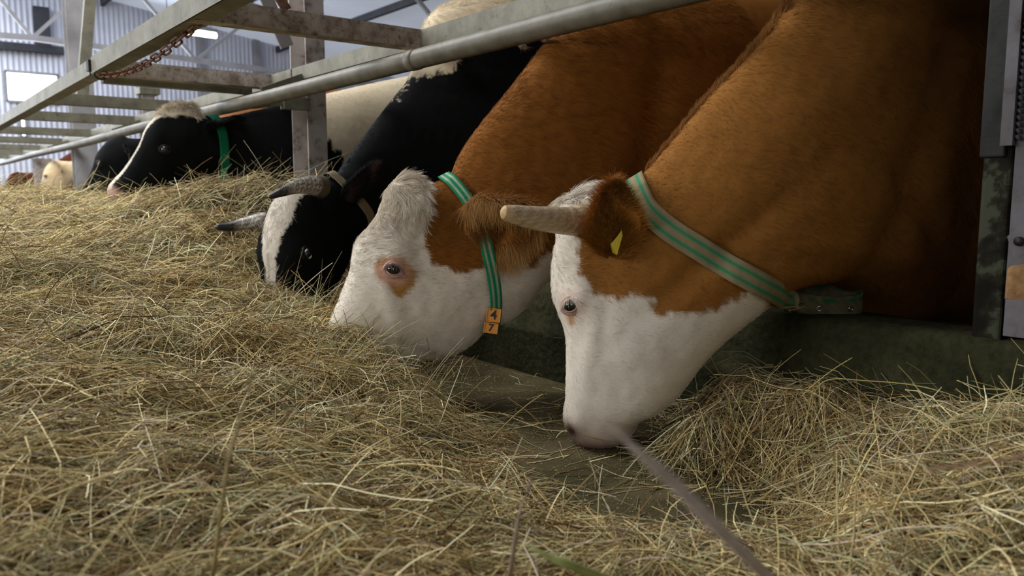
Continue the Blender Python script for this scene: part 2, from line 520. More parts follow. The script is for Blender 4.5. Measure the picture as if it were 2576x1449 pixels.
    def build(c, name, root, col_fn, res=(0.007, 0.014), smax_=0.40):
        prof = c.prof
        # finer cells at the head
        def axis(lo, hi, a, fine, coarse):
            out = [hi]
            while out[-1] > lo:
                t = np.clip((a - out[-1]) / 0.5, 0, 1)
                out.append(out[-1] - (fine + (coarse - fine) * t))
            return np.array(out[::-1])
        xs = axis(prof[:, 0].min() - 0.05, prof[:, 0].max() + 0.03, -0.6, res[0], res[1])
        zs = np.arange(min(c.floor, prof[:, 1].min()) - 0.02, prof[:, 1].max() + 0.04, (res[0] + res[1]) / 2)
        us = np.arange(-1.5, 0.46 / res[0] * 0.75) * res[0] * 1.25
        S, Z, U = np.meshgrid(xs, zs, us, indexing='ij')
        Fd = c.field(S, Z, U).astype(np.float32)
        V, Q = surface_nets(Fd, xs, zs, us)
        del S, Z, U, Fd
        V = V.astype(float)
        for _ in range(3):          # settle on the true surface
            e = 0.002
            F0 = c.field(V[:, 0], V[:, 1], V[:, 2])
            G = np.stack([c.field(V[:, 0] + e, V[:, 1], V[:, 2]) - F0, c.field(V[:, 0], V[:, 1] + e, V[:, 2]) - F0, c.field(V[:, 0], V[:, 1], V[:, 2] + e) - F0], 1) / e
            g2 = np.maximum((G * G).sum(1), 0.3)
            st = np.clip(-F0 / g2, -0.006, 0.006)
            V += G * st[:, None]
        # mirror: keep faces with u >= 0
        keep = (V[Q][:, :, 2].max(1) > -1e-4)
        cen = np.abs(V[:, 2]) < res[0] * 0.9
        V[cen & (V[:, 2] < res[0] * 0.35), 2] = 0
        V[V[:, 2] < 0, 2] = 0
        Q = Q[keep]
        used = np.unique(Q); mp = -np.ones(len(V), int); mp[used] = np.arange(len(used))
        V = V[used]; Q = mp[Q]
        n = len(V); onc = V[:, 2] <= 0
        m2 = np.arange(n) + n; m2[onc] = np.where(onc)[0]
        V2 = V.copy(); V2[:, 2] *= -1
        VA = np.vstack([V, V2]); QA = np.vstack([Q, m2[Q][:, ::-1]])
        used = np.unique(QA); mp = -np.ones(len(VA), int); mp[used] = np.arange(len(used))
        VA = VA[used]; QA = mp[QA]
        # relax the grid pattern slightly
        for it in range(3):
            acc = np.zeros_like(VA); cnt = np.zeros(len(VA))
            for a, b in ((0, 1), (1, 2), (2, 3), (3, 0)):
                np.add.at(acc, QA[:, a], VA[QA[:, b]]); np.add.at(acc, QA[:, b], VA[QA[:, a]])
                np.add.at(cnt, QA[:, a], 1); np.add.at(cnt, QA[:, b], 1)
            VA = VA * 0.5 + 0.5 * acc / np.maximum(cnt, 1)[:, None]
        sg = np.tanh(VA[:, 2] / 0.02)
        VA[:, 2] += sg * (c.disp(VA[:, 0], VA[:, 1]) + 0.0013 * wnoise(VA * np.array([1, 1, 0.3]) @ _ROT, 0.07, 3) + 0.0006 * wnoise(VA * np.array([1, 1, 0.3]) @ _ROT, 0.03, 6))
        c.VS, c.Q = VA, QA
        c.VW = c.bend(VA[:, 0], VA[:, 1], VA[:, 2])
        if c.folds is not None:
            c.VW = c.VW + c.folds(c, VA, c.VW)
        tri = np.vstack([QA[:, [0, 1, 2]], QA[:, [0, 2, 3]]])
        o = mesh_from(name, c.VW, None, M['skin'], quads=QA)
        # consistent outward normals
        v = c.VW; cr = np.cross(v[QA[:, 1]] - v[QA[:, 0]], v[QA[:, 2]] - v[QA[:, 0]])
        cen_s = c.bend(VA[QA[:, 0], 0], VA[QA[:, 0], 1], VA[QA[:, 0], 2] * 0.0)
        near = np.abs(VA[QA[:, 0], 2]) > 0.03
        dd = ((v[QA[:, 0]] - cen_s) * cr).sum(1)[near]
        if (dd > 0).mean() < 0.5:
            o.data.flip_normals(); c.Q = QA[:, ::-1]
        adopt(o, root)
        cols = sum(col_fn(VA[:, 0] + a, VA[:, 1] + b, VA[:, 2], v) for a, b in ((0, 0), (.004, .002), (-.004, -.002), (.002, -.004), (-.002, .004))) / 5
        set_color(o, cols)
        c.body = o
        Qc = c.Q
        fn = np.cross(v[Qc[:, 2]] - v[Qc[:, 0]], v[Qc[:, 3]] - v[Qc[:, 1]])
        vn = np.zeros_like(v)
        for k in range(4): np.add.at(vn, Qc[:, k], fn)
        c.VN = vn / np.maximum(np.linalg.norm(vn, axis=1), 1e-12)[:, None]
        c.FA = np.linalg.norm(fn, axis=1) / 2
        return o
    def coat(c, name, n, col_fn, root, smin=-1.4, length=None, radius=0.00035, dens=None, facing=True, lay=0.35, wild=0.25, flow=None, seed=1, sel=None, clump=0.006, tight=0.45):
        """hair strands rooted on the skin"""
        r = np.random.default_rng(seed)
        Qc = c.Q; cen = c.VS[Qc].mean(1); cw = c.VW[Qc].mean(1)
        w = c.FA.copy()
        w[cen[:, 0] < smin] = 0
        if facing:
            nn = c.VN[Qc].mean(1); vd = cw - CAM
            vd = vd / np.linalg.norm(vd, axis=1)[:, None]
            w[(nn * vd).sum(1) > 0.45] = 0
        if dens is not None: w = w * dens(cen[:, 0], cen[:, 1], cen[:, 2])
        if sel is not None: w = w * sel(cen[:, 0], cen[:, 1], cen[:, 2])
        f = r.choice(len(w), n, p=w / w.sum())
        a, b = r.random(n), r.random(n)
        wt = np.stack([(1 - a) * (1 - b), a * (1 - b), a * b, (1 - a) * b], 1)
        q = Qc[f]
        ps = (c.VS[q] * wt[:, :, None]).sum(1); pw = (c.VW[q] * wt[:, :, None]).sum(1); nr = (c.VN[q] * wt[:, :, None]).sum(1)
        nr /= np.linalg.norm(nr, axis=1)[:, None]
        # flow in the profile plane (ds, dz), carried to the barn by the bend
        fl = flow(ps[:, 0], ps[:, 1], ps[:, 2]) if flow else np.tile([-0.9, -0.4], (n, 1))
        e = 0.01
        t = c.bend(ps[:, 0] + fl[:, 0] * e, ps[:, 1] + fl[:, 1] * e, ps[:, 2]) - c.bend(ps[:, 0], ps[:, 1], ps[:, 2])
        t -= nr * (t * nr).sum(1)[:, None]
        t /= np.maximum(np.linalg.norm(t, axis=1), 1e-9)[:, None]
        bt = np.cross(nr, t)
        # hairs gather into locks
        cell = np.round((pw + 0.4 * clump * np.stack([wnoise(pw, 0.02, 1), wnoise(pw, 0.02, 4), wnoise(pw, 0.02, 7)], 1)) / clump).astype(np.int64)
        key = (cell[:, 0] * 73856093) ^ (cell[:, 1] * 19349663) ^ (cell[:, 2] * 83492791)
        _, inv = np.unique(key, return_inverse=True)
        nc = inv.max() + 1; cc0 = np.zeros((nc, 3)); np.add.at(cc0, inv, pw); cnt0 = np.bincount(inv, minlength=nc)
        cctr = (cc0 / cnt0[:, None])[inv]; crnd = r.normal(0, 0.13, nc)[inv]
        sw = wnoise(cctr, 0.10, 2) * wild * 1.3 + wnoise(cctr, 0.03, 5) * wild * 1.2 + crnd + r.normal(0, 0.07, n)
        if callable(length): L = length(ps[:, 0], ps[:, 1], ps[:, 2])
        else: L = np.full(n, length)
        L = L * r.uniform(0.6, 1.2, n)
        curlf = np.clip((L - 0.014) / 0.02, 0, 1)
        sw = sw * (1 + curlf * 0.6)
        cth, sth = np.cos(sw), np.sin(sw)
        t2 = t * cth[:, None] + bt * sth[:, None]
        K = 5
        pts = np.zeros((n, K, 3))
        liftn = lay * (1 + 0.35 * wnoise(cctr, 0.025, 9)) * r.uniform(0.75, 1.25, n)
        p = pw - nr * 0.001
        ang = np.arctan2(liftn, 1.0)
        for k in range(K):
            pts[:, k] = p
            fr = (k + 1) / K
            an = ang * (1.25 - 0.7 * fr) + curlf * 0.5 * (1 - 2 * fr) 
            bend2 = (wnoise(cctr, 0.02, 3) * curlf * 0.9 * fr)[:, None]
            dd = t2 * np.cos(an)[:, None] + nr * np.sin(an)[:, None] + bt * bend2
            p = p + dd * (L / (K - 1))[:, None] + (cctr - pw) * (tight / (K - 1))
        cols = col_fn(ps[:, 0] + r.normal(0, 0.0035, n), ps[:, 1] + r.normal(0, 0.0035, n), ps[:, 2], pw)
        cols = cols * (1 + r.normal(0, 0.13, n) + 0.13 * wnoise(pw, 0.02, 4))[:, None].clip(0.4, 1.6)
        return hair_object(name, pts, cols, radius, root)

def hair_object(name, pts, cols, radius, root, mat=None):
    n, K, _ = pts.shape
    cu = bpy.data.hair_curves.new(name)
    cu.add_curves([K] * n)
    cu.attributes['position'].data.foreach_set('vector', pts.astype(np.float32).ravel())
    ra = cu.attributes.get('radius') or cu.attributes.new('radius', 'FLOAT', 'POINT')
    rad = np.array(radius) if hasattr(radius, '__len__') else np.full(n, radius)
    prof = np.linspace(1.0, 0.25, K)
    ra.data.foreach_set('value', (rad[:, None] * prof[None]).astype(np.float32).ravel())
    at = cu.attributes.new('tint', 'FLOAT_COLOR', 'CURVE')
    cc = np.ones((n, 4), np.float32); cc[:, :3] = cols
    at.data.foreach_set('color', cc.ravel())
    cu.materials.append(mat or M['fur'])
    o = bpy.data.objects.new(name, cu)
    scene.collection.objects.link(o)
    adopt(o, root)
    return o

def inside_poly(s, z, poly):
    ins = np.zeros(np.shape(s), bool)
    n = len(poly)
    for i in range(n):
        x0, z0 = poly[i]; x1, z1 = poly[(i + 1) % n]
        c = ((z0 > z) != (z1 > z))
        xi = x0 + (z - z0) / ((z1 - z0) if abs(z1 - z0) > 1e-9 else 1e-9) * (x1 - x0)
        ins ^= c & (s < xi)
    return ins

def jag(s, z, w, amt=0.008):
    """ragged coat-patch border"""
    p = np.asarray(w)
    return s + amt * wnoise(p, 0.03, 1) + 0.6 * amt * wnoise(p, 0.010, 6), z + amt * wnoise(p, 0.03, 8) + 0.6 * amt * wnoise(p, 0.010, 11)

BODY_TOP = [(-1.3, 1.27), (-1.8, 1.26), (-2.25, 1.30), (-2.5, 1.27), (-2.62, 1.15)]
BODY_LOW = [(-2.64, 0.95), (-2.56, 0.62), (-2.38, 0.46), (-2.15, 0.42), (-1.8, 0.38), (-1.4, 0.34)]

def ear_mesh(c, name, base, tip, facing, length, width, root, col, colin, tipround=0.5, cup=0.35, droop=0.0, hairs=1500, fringe=0.0, seed=0, hl=0.016, fcol=None):
    """leaf-shaped cupped ear: base and tip in barn space, opening towards facing"""
    base, tip, facing = np.array(base), np.array(tip), np.array(facing, float)
    ax = tip - base; L = np.linalg.norm(ax); ax /= L
    fc = facing - ax * (facing @ ax); fc /= np.linalg.norm(fc)
    sd = np.cross(ax, fc)
    nt_, nv = 22, 13
    outer, inner = [], []
    T = np.linspace(0, 1, nt_); Vv = np.linspace(-1, 1, nv)
    t, v = np.meshgrid(T, Vv, indexing='ij')
    wd = width / 2 * (np.sin(np.pi * np.clip(t, 0, 1) ** 0.8) ** 0.75 * (1 - 0.15 * t) + 0.30 * (1 - t) ** 2)
    cupd = cup * width * (1.2 - 0.8 * t)
    def surf(off):
        a = (v * 1.15)
        return (base + ax * (t * L)[..., None] + sd * (wd * np.sin(a) / np.sin(1.15))[..., None]
                - fc * (cupd * (np.cos(a) - 0.40) * (wd / (width / 2)) - 0.01 * np.sin(t * 9 + v * 3) + off)[..., None] - np.array([0, 0, 1.0]) * (droop * t ** 2)[..., None])
    O, I = surf(0.004), surf(-0.004)
    V = np.vstack([O.reshape(-1, 3), I.reshape(-1, 3)])
    nn = nt_ * nv; q = []
    for i in range(nt_ - 1):
        for j in range(nv - 1):
            a = i * nv + j
            q.append((a, a + 1, a + nv + 1, a + nv)); q.append((nn + a, nn + a + nv, nn + a + nv + 1, nn + a + 1))
        for j, s in ((0, 1), (nv - 1, -1)):
            a = i * nv + j
            q.append((a, a + nv, nn + a + nv, nn + a) if s > 0 else (a, nn + a, nn + a + nv, a + nv))
    for j in range(nv - 1):
        q.append((j, nn + j, nn + j + 1, j + 1)); a = (nt_ - 1) * nv + j; q.append((a, a + 1, nn + a + 1, nn + a))
    o = mesh_from(name, V, None, M['skin'], quads=np.array(q))
    bm = bmesh.new(); bm.from_mesh(o.data); bmesh.ops.remove_doubles(bm, verts=bm.verts, dist=0.0002); bmesh.ops.recalc_face_normals(bm, faces=bm.faces); bm.to_mesh(o.data); bm.free()
    co = np.array([x.co for x in o.data.vertices])
    rel = (co - base) @ fc
    inn = np.clip((rel + 0.6 * width * cup) / 0.01, 0, 1) * 0
    cc = np.tile(np.array(col) * 0.8, (len(co), 1))
    set_color(o, cc)
    adopt(o, root)
    # hair on both faces, a fringe at the rim
    r = np.random.default_rng(seed + 40)
    pts = []; cols = []; K = 5
    n = hairs
    ii = r.integers(0, nt_ - 1, n); jj = r.integers(0, nv - 1, n)
    fr = r.random((n, 2))
    for G, sgn, cl in ((O, -1, col), (I, 1, colin)):
        p = G[ii, jj] * ((1 - fr[:, :1]) * (1 - fr[:, 1:])) + G[ii + 1, jj] * (fr[:, :1] * (1 - fr[:, 1:])) + G[ii, jj + 1] * ((1 - fr[:, :1]) * fr[:, 1:]) + G[ii + 1, jj + 1] * (fr[:, :1] * fr[:, 1:])
        vv = Vv[jj] + fr[:, 1] * (Vv[1] - Vv[0])
        d = ax + sd * (vv * 0.7)[:, None] + fc * (sgn * 0.35) + r.normal(0, 0.22, (n, 3))
        d /= np.linalg.norm(d, axis=1)[:, None]
        Lh = hl * r.uniform(0.6, 1.3, n) * (1 + 0.6 * np.abs(vv) ** 3)
        P = np.stack([p + d * (Lh * k / (K - 1))[:, None] + np.array([0, 0, -1]) * (Lh * 0.25 * (k / (K - 1)) ** 2)[:, None] for k in range(K)], 1)
        rimf = np.clip(np.abs(vv) ** 1.3 + 0.25 * (1 - ii / nt_), 0, 1)[:, None] if sgn > 0 else np.zeros((n, 1))
        pts.append(P); cols.append((np.array(cl) * (1 - rimf) + np.array(col) * rimf) * r.normal(1, 0.2, n).clip(0.5, 1.5)[:, None])
    if fringe:
        m = int(hairs * 0.7)
        ii = r.integers(2, nt_ - 1, m); side_ = r.choice([0, nv - 1], m, p=[0.5, 0.5])
        p = O[ii, side_] + r.normal(0, 0.003, (m, 3))
        d = ax * 0.35 + sd * (np.where(side_ == 0, -1, 1) * 0.5)[:, None] + np.array([0, 0, -0.7]) + r.normal(0, 0.22, (m, 3))
        d /= np.linalg.norm(d, axis=1)[:, None]
        Lh = fringe * r.uniform(0.4, 1.2, m)
        P = np.stack([p + d * (Lh * k / (K - 1))[:, None] + np.array([0, 0, -1]) * (Lh * 0.4 * (k / (K - 1)) ** 2)[:, None] for k in range(K)], 1)
        pts.append(P); cols.append(np.tile(fcol if fcol is not None else col, (m, 1)) * r.normal(1.1, 0.25, m).clip(0.5, 1.7)[:, None])
    h = hair_object('ear_hair', np.concatenate(pts), np.concatenate(cols), 0.0004, o)
    return o

def horn_mesh(name, pts, r0, r1, root, colfn, power=1.0):
    P = cr_spline(pts, 22)
    n = len(P); t = np.linspace(0, 1, n)
    R = r1 + (r0 - r1) * (1 - t) ** power
    R = R * np.clip(((1 - t) * r0 * 6 / r1 * 1.2), 0.0, 1) ** 0.5
    R[-1] = 0.0008
    mb = MB(); mb.tube([tuple(p) for p in P], list(R), 40)
    o = mb.build(name, M['horn'], None, smooth=True)
    co = np.array(mb.v)
    tt = np.repeat(t, 40)
    cols = colfn(tt, co)
    set_color(o, cols)
    adopt(o, root)
    return o

def eye_mesh(c, root, px, py, size=0.019, lid_col=(0.4, 0.25, 0.2), lid_r=0.0055, tilt=0.0, both=True, sink=0.35, lash=None, white=0.0):
    s, z, u = c.side(px, py)
    for sgn in ((1, -1) if both else (1,)):
        P = c.bend(s, z, sgn * (u - size * sink))
        nrm = c.bend(s, z, sgn * (u + 0.02)) - P; nrm /= np.linalg.norm(nrm)
        e = 0.01
        ts = c.bend(s + e, z, sgn * u) - c.bend(s, z, sgn * u); ts -= nrm * (ts @ nrm); ts /= np.linalg.norm(ts)
        tz = np.cross(nrm, ts) * (1 if np.cross(nrm, ts)[2] > 0 else -1)
        ca, sa = math.cos(tilt), math.sin(tilt)
        ex = ts * ca + tz * sa; ey = -ts * sa + tz * ca
        # eyeball
        nu, nv = 20, 14
        vs, fs = [], []
        for i in range(nv + 1):
            th = math.pi * i / nv
            for k in range(nu):
                ph = 2 * math.pi * k / nu
                vs.append(P + size * (nrm * math.cos(th) + (ex * math.cos(ph) + ey * math.sin(ph)) * math.sin(th)))
        for i in range(nv):
            for k in range(nu):
                k2 = (k + 1) % nu
                fs.append((i * nu + k, i * nu + k2, (i + 1) * nu + k2, (i + 1) * nu + k))
        eb = mesh_from('eyeball', vs, fs, M['eye'])
        bm = bmesh.new(); bm.from_mesh(eb.data); bmesh.ops.recalc_face_normals(bm, faces=bm.faces); bm.to_mesh(eb.data); bm.free()
        adopt(eb, root)
        if white:
            # rim of the white of the eye
            mb = MB()
            for c0_ in (180, 0):
                pt = []
                for k in range(14):
                    a = math.radians(c0_ - 50 + 100 * k / 13)
                    pt.append(tuple(P + nrm * size * 0.66 + (ex * math.cos(a) + ey * math.sin(a) * 0.9) * size * 0.76))
                mb.tube(pt, [0.0003 + 0.0034 * math.sin(math.pi * k / 13) for k in range(14)], 6)
            wv = mb.build('eye_white', plain('eye_white', (0.75, 0.75, 0.76), 0.3), None, True)
            adopt(wv, eb)
        # eyelids: two rings of skin around an almond opening
        mb = MB(); pt = []; rr = []
        for k in range(33):
            a = 2 * math.pi * k / 32
            x = math.cos(a) * size * 1.04; y = math.sin(a) * size * (0.80 if math.sin(a) > 0 else 0.72) * (1 - 0.18 * math.cos(a) ** 2)
            dn = math.sqrt(max(size * size * 1.10 - min(x * x + y * y, size * size), 0))
            pt.append(tuple(P + ex * x + ey * y + nrm * dn * 0.92)); rr.append(lid_r * (0.62 if math.sin(a) > 0 else 0.45))
        mb.tube(pt, rr, 8, cap=False)
        pt2 = []; rr2 = []
        for k in range(33):
            a = 2 * math.pi * k / 32
            x = math.cos(a) * size * 1.22; y = math.sin(a) * size * 0.98
            pt2.append(tuple(P + ex * x + ey * y + nrm * (size * 0.30))); rr2.append(lid_r * 0.9)
        mb.tube(pt2, rr2, 8, cap=False)
        ld = mb.build('eyelid', M['lid'], None, True)
        set_color(ld, np.tile(lid_col, (len(mb.v), 1)))
        adopt(ld, root)
        if lash is not None:
            r = np.random.default_rng(5)
            n = 90; a = r.uniform(0.15, math.pi - 0.15, n)
            pp = P + (ex * np.cos(a)[:, None] * size * 1.12 + ey * np.sin(a)[:, None] * size * 0.9) + nrm * (size * 0.75)
            d = nrm * 0.75 + ey * (-0.15) + ex * (np.cos(a) * 0.5)[:, None] + r.normal(0, 0.1, (n, 3))
            d /= np.linalg.norm(d, axis=1)[:, None]
            Lh = 0.017 * r.uniform(0.7, 1.2, n)
            PT = np.stack([pp + d * (Lh * k / 4)[:, None] + np.array([0, 0, -1]) * (Lh * 0.7 * (k / 4) ** 2)[:, None] for k in range(5)], 1)
            hh = hair_object('eyelashes', PT, np.tile(lash, (n, 1)), 0.0003, root)

def strap(c, name, path, width, root, colfn, lift=0.006, thick=0.0025, per=10, closed_far=True, mat=None, flip=1):
    """woven collar: path = list of (s, z, u) points on the near side, from the top of the neck to its underside; mirrored to the far side"""
    P = np.array(path, float)
    if closed_far:
        far = P[::-1].copy(); far[:, 2] *= -1
        if abs(far[0, 2]) < 0.01: far = far[1:]
        if abs(P[0, 2]) < 0.01: far = far[:-1]
        P = np.vstack([P, far])
    Q = cr_spline(P, per, closed=closed_far)
    wv = c.bend(Q[:, 0], Q[:, 1], Q[:, 2])
    n = len(Q)
    def nx(i): return (i + 1) % n if closed_far else min(i + 1, n - 1)
    def pv(i): return (i - 1) % n if closed_far else max(i - 1, 0)
    cen = wv.mean(0)
    vs, uvc = [], []
    NU = 8
    for i in range(n):
        t = wv[nx(i)] - wv[pv(i)]; t /= np.linalg.norm(t)
        q = Q[i]
        e = 0.004
        gs = float(bil(c.gr[0], *c.g[1:], np.array(q[0]), np.array(q[1]))); gz = float(bil(c.gr[1], *c.g[1:], np.array(q[0]), np.array(q[1])))
        nl = np.array([-gs, -gz, 2 * q[2]]); nl /= np.linalg.norm(nl) + 1e-9
        o0 = c.bend(q[0], q[1], q[2]); nw = c.bend(*(q + nl * e)) - o0
        nw -= t * (nw @ t); nw /= np.linalg.norm(nw)
        w = np.cross(t, nw)
        for k in range(NU):
            f = k / (NU - 1) - 0.5
            for sd_ in (0, 1):
                vs.append(wv[i] + w * (f * width) + nw * (lift + (thick if sd_ else 0)))
                uvc.append((f, i / n))
    q = []
    for i in range(n if closed_far else n - 1):
        a, b = i * NU * 2, nx(i) * NU * 2
        for k in range(NU - 1):
            q.append((a + 2 * k + 1, a + 2 * k + 3, b + 2 * k + 3, b + 2 * k + 1)); q.append((a + 2 * k, b + 2 * k, b + 2 * k + 2, a + 2 * k + 2))
        for k in (0, NU - 1):
            q.append((a + 2 * k, a + 2 * k + 1, b + 2 * k + 1, b + 2 * k))
    o = mesh_from(name, vs, None, mat or M['strap'], quads=np.array(q))
    bm = bmesh.new(); bm.from_mesh(o.data); bmesh.ops.recalc_face_normals(bm, faces=bm.faces); bm.to_mesh(o.data); bm.free()
    set_color(o, colfn(np.array(uvc), np.array(vs)))
    adopt(o, root)
    return o
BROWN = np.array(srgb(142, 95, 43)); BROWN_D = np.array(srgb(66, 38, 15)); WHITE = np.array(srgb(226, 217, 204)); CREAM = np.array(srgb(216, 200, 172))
BLACK = np.array(srgb(16, 17, 18)); PINK = np.array(srgb(206, 168, 156)); TAN = np.array(srgb(182, 134, 68)); MUZ = np.array(srgb(150, 116, 104))

def mixc(c0, c1, f): return c0 * (1 - f)[:, None] + c1 * f[:, None]
def gs(s, z, a, b, r): return np.exp(-((s - a) ** 2 + (z - b) ** 2) / (2 * r * r))

# ================================================================== cow 1: brown, white face, horned, nearest
A = Cow((1500, 500, 1.86), -38, -90); A.folds = None
front = A.hits([(1478, 480), (1440, 492), (1408, 520), (1400, 560), (1402, 600), (1394, 645), (1389, 700), (1393, 745), (1406, 785), (1423, 830), (1428, 900), (1426, 950),
                (1424, 1000), (1419, 1038), (1424, 1068), (1442, 1100), (1470, 1121), (1502, 1127), (1545, 1120), (1585, 1098), (1600, 1072), (1612, 1056), (1645, 1043), (1690, 1012),
                (1724, 972), (1770, 910), (1826, 853), (1880, 808), (1925, 768), (1960, 737), (2005, 718), (2050, 712)])
back = A.hits([(2000, -22), (1970, 22), (1930, 80), (1880, 140), (1820, 203), (1760, 268), (1700, 342), (1640, 415), (1598, 456), (1545, 474)])
low = np.array([(-0.60, 0.39), (-0.70, 0.345), (-0.80, 0.27), (-0.95, 0.225), (-1.15, 0.22)])
prof = np.vstack([front, low, BODY_LOW[::-1], BODY_TOP[::-1], [(-1.05, 1.27), (-0.90, 1.24), (-0.72, 1.18), (-0.56, 1.12)], back])
prof = cr_spline(prof, 5, closed=True)
KH = lambda ps, pz, L: [(ps + 0.02, pz - 0.10 * L / 0.6, 0.72, 0.08), (ps + 0.02, pz - 0.30 * L / 0.6, 0.60, 0.08)]
A.bumps = []
A.shape(prof, [(0.02, 0.55, 0.66, 0.07), (0.02, 0.34, 0.60, 0.08), (-0.02, 0.17, 0.74, 0.08), (-0.02, 0.04, 0.86, 0.06), (-0.22, 0.40, 0.50, 0.10), (-0.5, 0.7, 0.42, 0.2),
               (-1.0, 0.8, 0.62, 0.2), (-1.7, 0.8, 0.80, 0.4), (-2.4, 0.9, 0.72, 0.2)], h=0.006)
eA = A.hit(1436, 768, 0.10); hornA = A.hit(1455, 552, 0.07); jawA = A.hit(1790, 850, 0.07); nosA = A.hit(1440, 1075, 0.05); mouA = A.hit(1520, 1085, 0.06)
A.bumps = [(eA[0] - 0.012, eA[1] + 0.02, 0.020, 0.030, 0.032, 0), (eA[0] - 0.07, eA[1] + 0.07, -0.010, 0.03, 0.05, 0), (-0.16, 0.30, 0.012, 0.09, 0.08, 0.6),
           (eA[0] - 0.045, eA[1] - 0.09, 0.007, 0.015, 0.07, 0.15), (-0.06, 0.16, -0.008, 0.05, 0.05, 0), (nosA[0] - 0.005, nosA[1] + 0.01, 0.010, 0.02, 0.025, 0),
           (nosA[0] + 0.002, nosA[1] - 0.012, -0.016, 0.009, 0.013, 0), (-0.09, 0.055, -0.009, 0.030, 0.008, 0.5), (hornA[0] - 0.02, hornA[1], 0.014, 0.03, 0.03, 0),
           (-0.26, 0.47, -0.016, 0.14, 0.020, -0.80), (-0.66, 0.56, -0.016, 0.10, 0.018, 0.9), (-0.58, 0.46, 0.012, 0.14, 0.02, 0.25), (-0.55, 0.50, 0.02, 0.15, 0.10, -0.5), (-0.62, 0.62, -0.02, 0.03, 0.2, 0.2), (-0.95, 0.55, 0.03, 0.12, 0.2, 0.3),
           (-0.5, 0.85, 0.012, 0.2, 0.05, -0.8), (-0.45, 0.415, 0.01, 0.1, 0.02, 0.1)]
whA = A.hits([(1330, 440), (1490, 462), (1494, 505), (1478, 540), (1446, 575), (1452, 620), (1452, 669), (1467, 701), (1510, 744), (1553, 748), (1580, 742), (1586, 722), (1596, 742), (1645, 750), (1634, 766),
              (1666, 793), (1704, 782), (1742, 785), (1801, 785), (1828, 766), (1855, 744), (1882, 735), (1905, 738), (1935, 738), (1950, 790), (1700, 1180), (1300, 1220)], 0.09)
tanA = A.hits([(1415, 778), (1440, 792), (1438, 825), (1425, 822)], 0.10)
def col_A(s, z, u, w):
    s2, z2 = jag(s, z, w, 0.007)
    white = inside_poly(s2, z2, whA) | ((s > 0.045) & (z < 0.64) & (np.abs(u) < 0.03))
    c = np.where(white[:, None], WHITE, BROWN)
    # brown darkens rearward from the neck: stall shade put into the coat colour
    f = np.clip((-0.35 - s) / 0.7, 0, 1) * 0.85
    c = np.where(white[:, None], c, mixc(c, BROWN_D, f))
    c = np.where((inside_poly(s, z, tanA))[:, None], TAN, c)
    c = mixc(c, PINK, 0.55 * gs(s, z, eA[0], eA[1], 0.022) * white)
    c = mixc(c, PINK * 0.9, 0.35 * np.clip((0.10 - z) / 0.05, 0, 1) * np.clip((s + 0.16) / .05, 0, 1) * white)
    c = mixc(c, np.array(srgb(88, 60, 50)), np.clip(1.2 * gs(s, z, nosA[0] + 0.004, nosA[1] - 0.012, 0.014), 0, 1))
    c = mixc(c, MUZ, 0.8 * np.clip((0.035 - z) / 0.03, 0, 1) * (s > -0.1) * np.clip((s + 0.1) / .08, 0, 1))
    c = mixc(c, np.array(srgb(48, 40, 30)), np.clip((-0.02 - z) / 0.03, 0, 1) * (s < -0.8))
    return c * (1 + 0.05 * wnoise(w, 0.05, 3))[:, None]
rootA = empty('cow', (2.5, 1.0, 0.0), 'nearest brown cow with white face and pale horn, muzzle on the bare floor', 'cow', 'dairy cows feeding in a row')
rootA.location = (2.5, 1.0, -0.1)
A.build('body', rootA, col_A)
def flowA(s, z, u):
    f = np.zeros((len(s), 2))
    hd = np.clip((s + 0.35) / 0.15, 0, 1)
    f[:, 0] = -0.95 + 0.35 * hd * np.clip((s - 0.0) / 0.06, 0, 1); f[:, 1] = -0.25 - 0.5 * (1 - hd)
    return f
def lenA(s, z, u):
    L = 0.011 + 0.006 * np.clip((-0.2 - s) / 0.3, 0, 1)
    L = L + 0.008 * gs(s, z, 0.07, 0.45, 0.06)
    return L
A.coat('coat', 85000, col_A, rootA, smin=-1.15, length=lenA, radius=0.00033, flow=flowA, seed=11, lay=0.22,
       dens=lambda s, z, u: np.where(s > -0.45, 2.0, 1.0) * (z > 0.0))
# curly poll tuft and mane crest
A.coat('forelock', 1800, lambda s, z, u, w: np.tile(WHITE, (len(s), 1)), rootA, length=0.045, radius=0.00045, lay=0.35, wild=0.6, clump=0.012, tight=0.7, seed=12, facing=False,
       flow=lambda s, z, u: np.stack([-0.5 + 0 * s, -0.8 + 0 * s], 1), sel=lambda s, z, u: ((z > 0.575) & (s > -0.02) & (np.abs(u) < 0.07)) * 1.0)
A.coat('mane', 2600, lambda s, z, u, w: np.tile(BROWN * 0.9, (len(s), 1)), rootA, length=0.024, radius=0.0005, lay=0.55, wild=0.4, seed=13, facing=False,
       flow=lambda s, z, u: np.stack([-1 + 0 * s, 0.2 + 0 * s], 1), sel=lambda s, z, u: ((np.abs(u) < 0.02) & (z > 0.65) & (s > -0.6)) * 1.0)
eye_mesh(A, rootA, 1436, 768, size=0.0185, lid_col=PINK * 0.85, tilt=-0.5, lash=WHITE)
s_, z_, u_ = A.side(1462, 552)
hb_ = A.bend(s_, z_, u_ - 0.02)
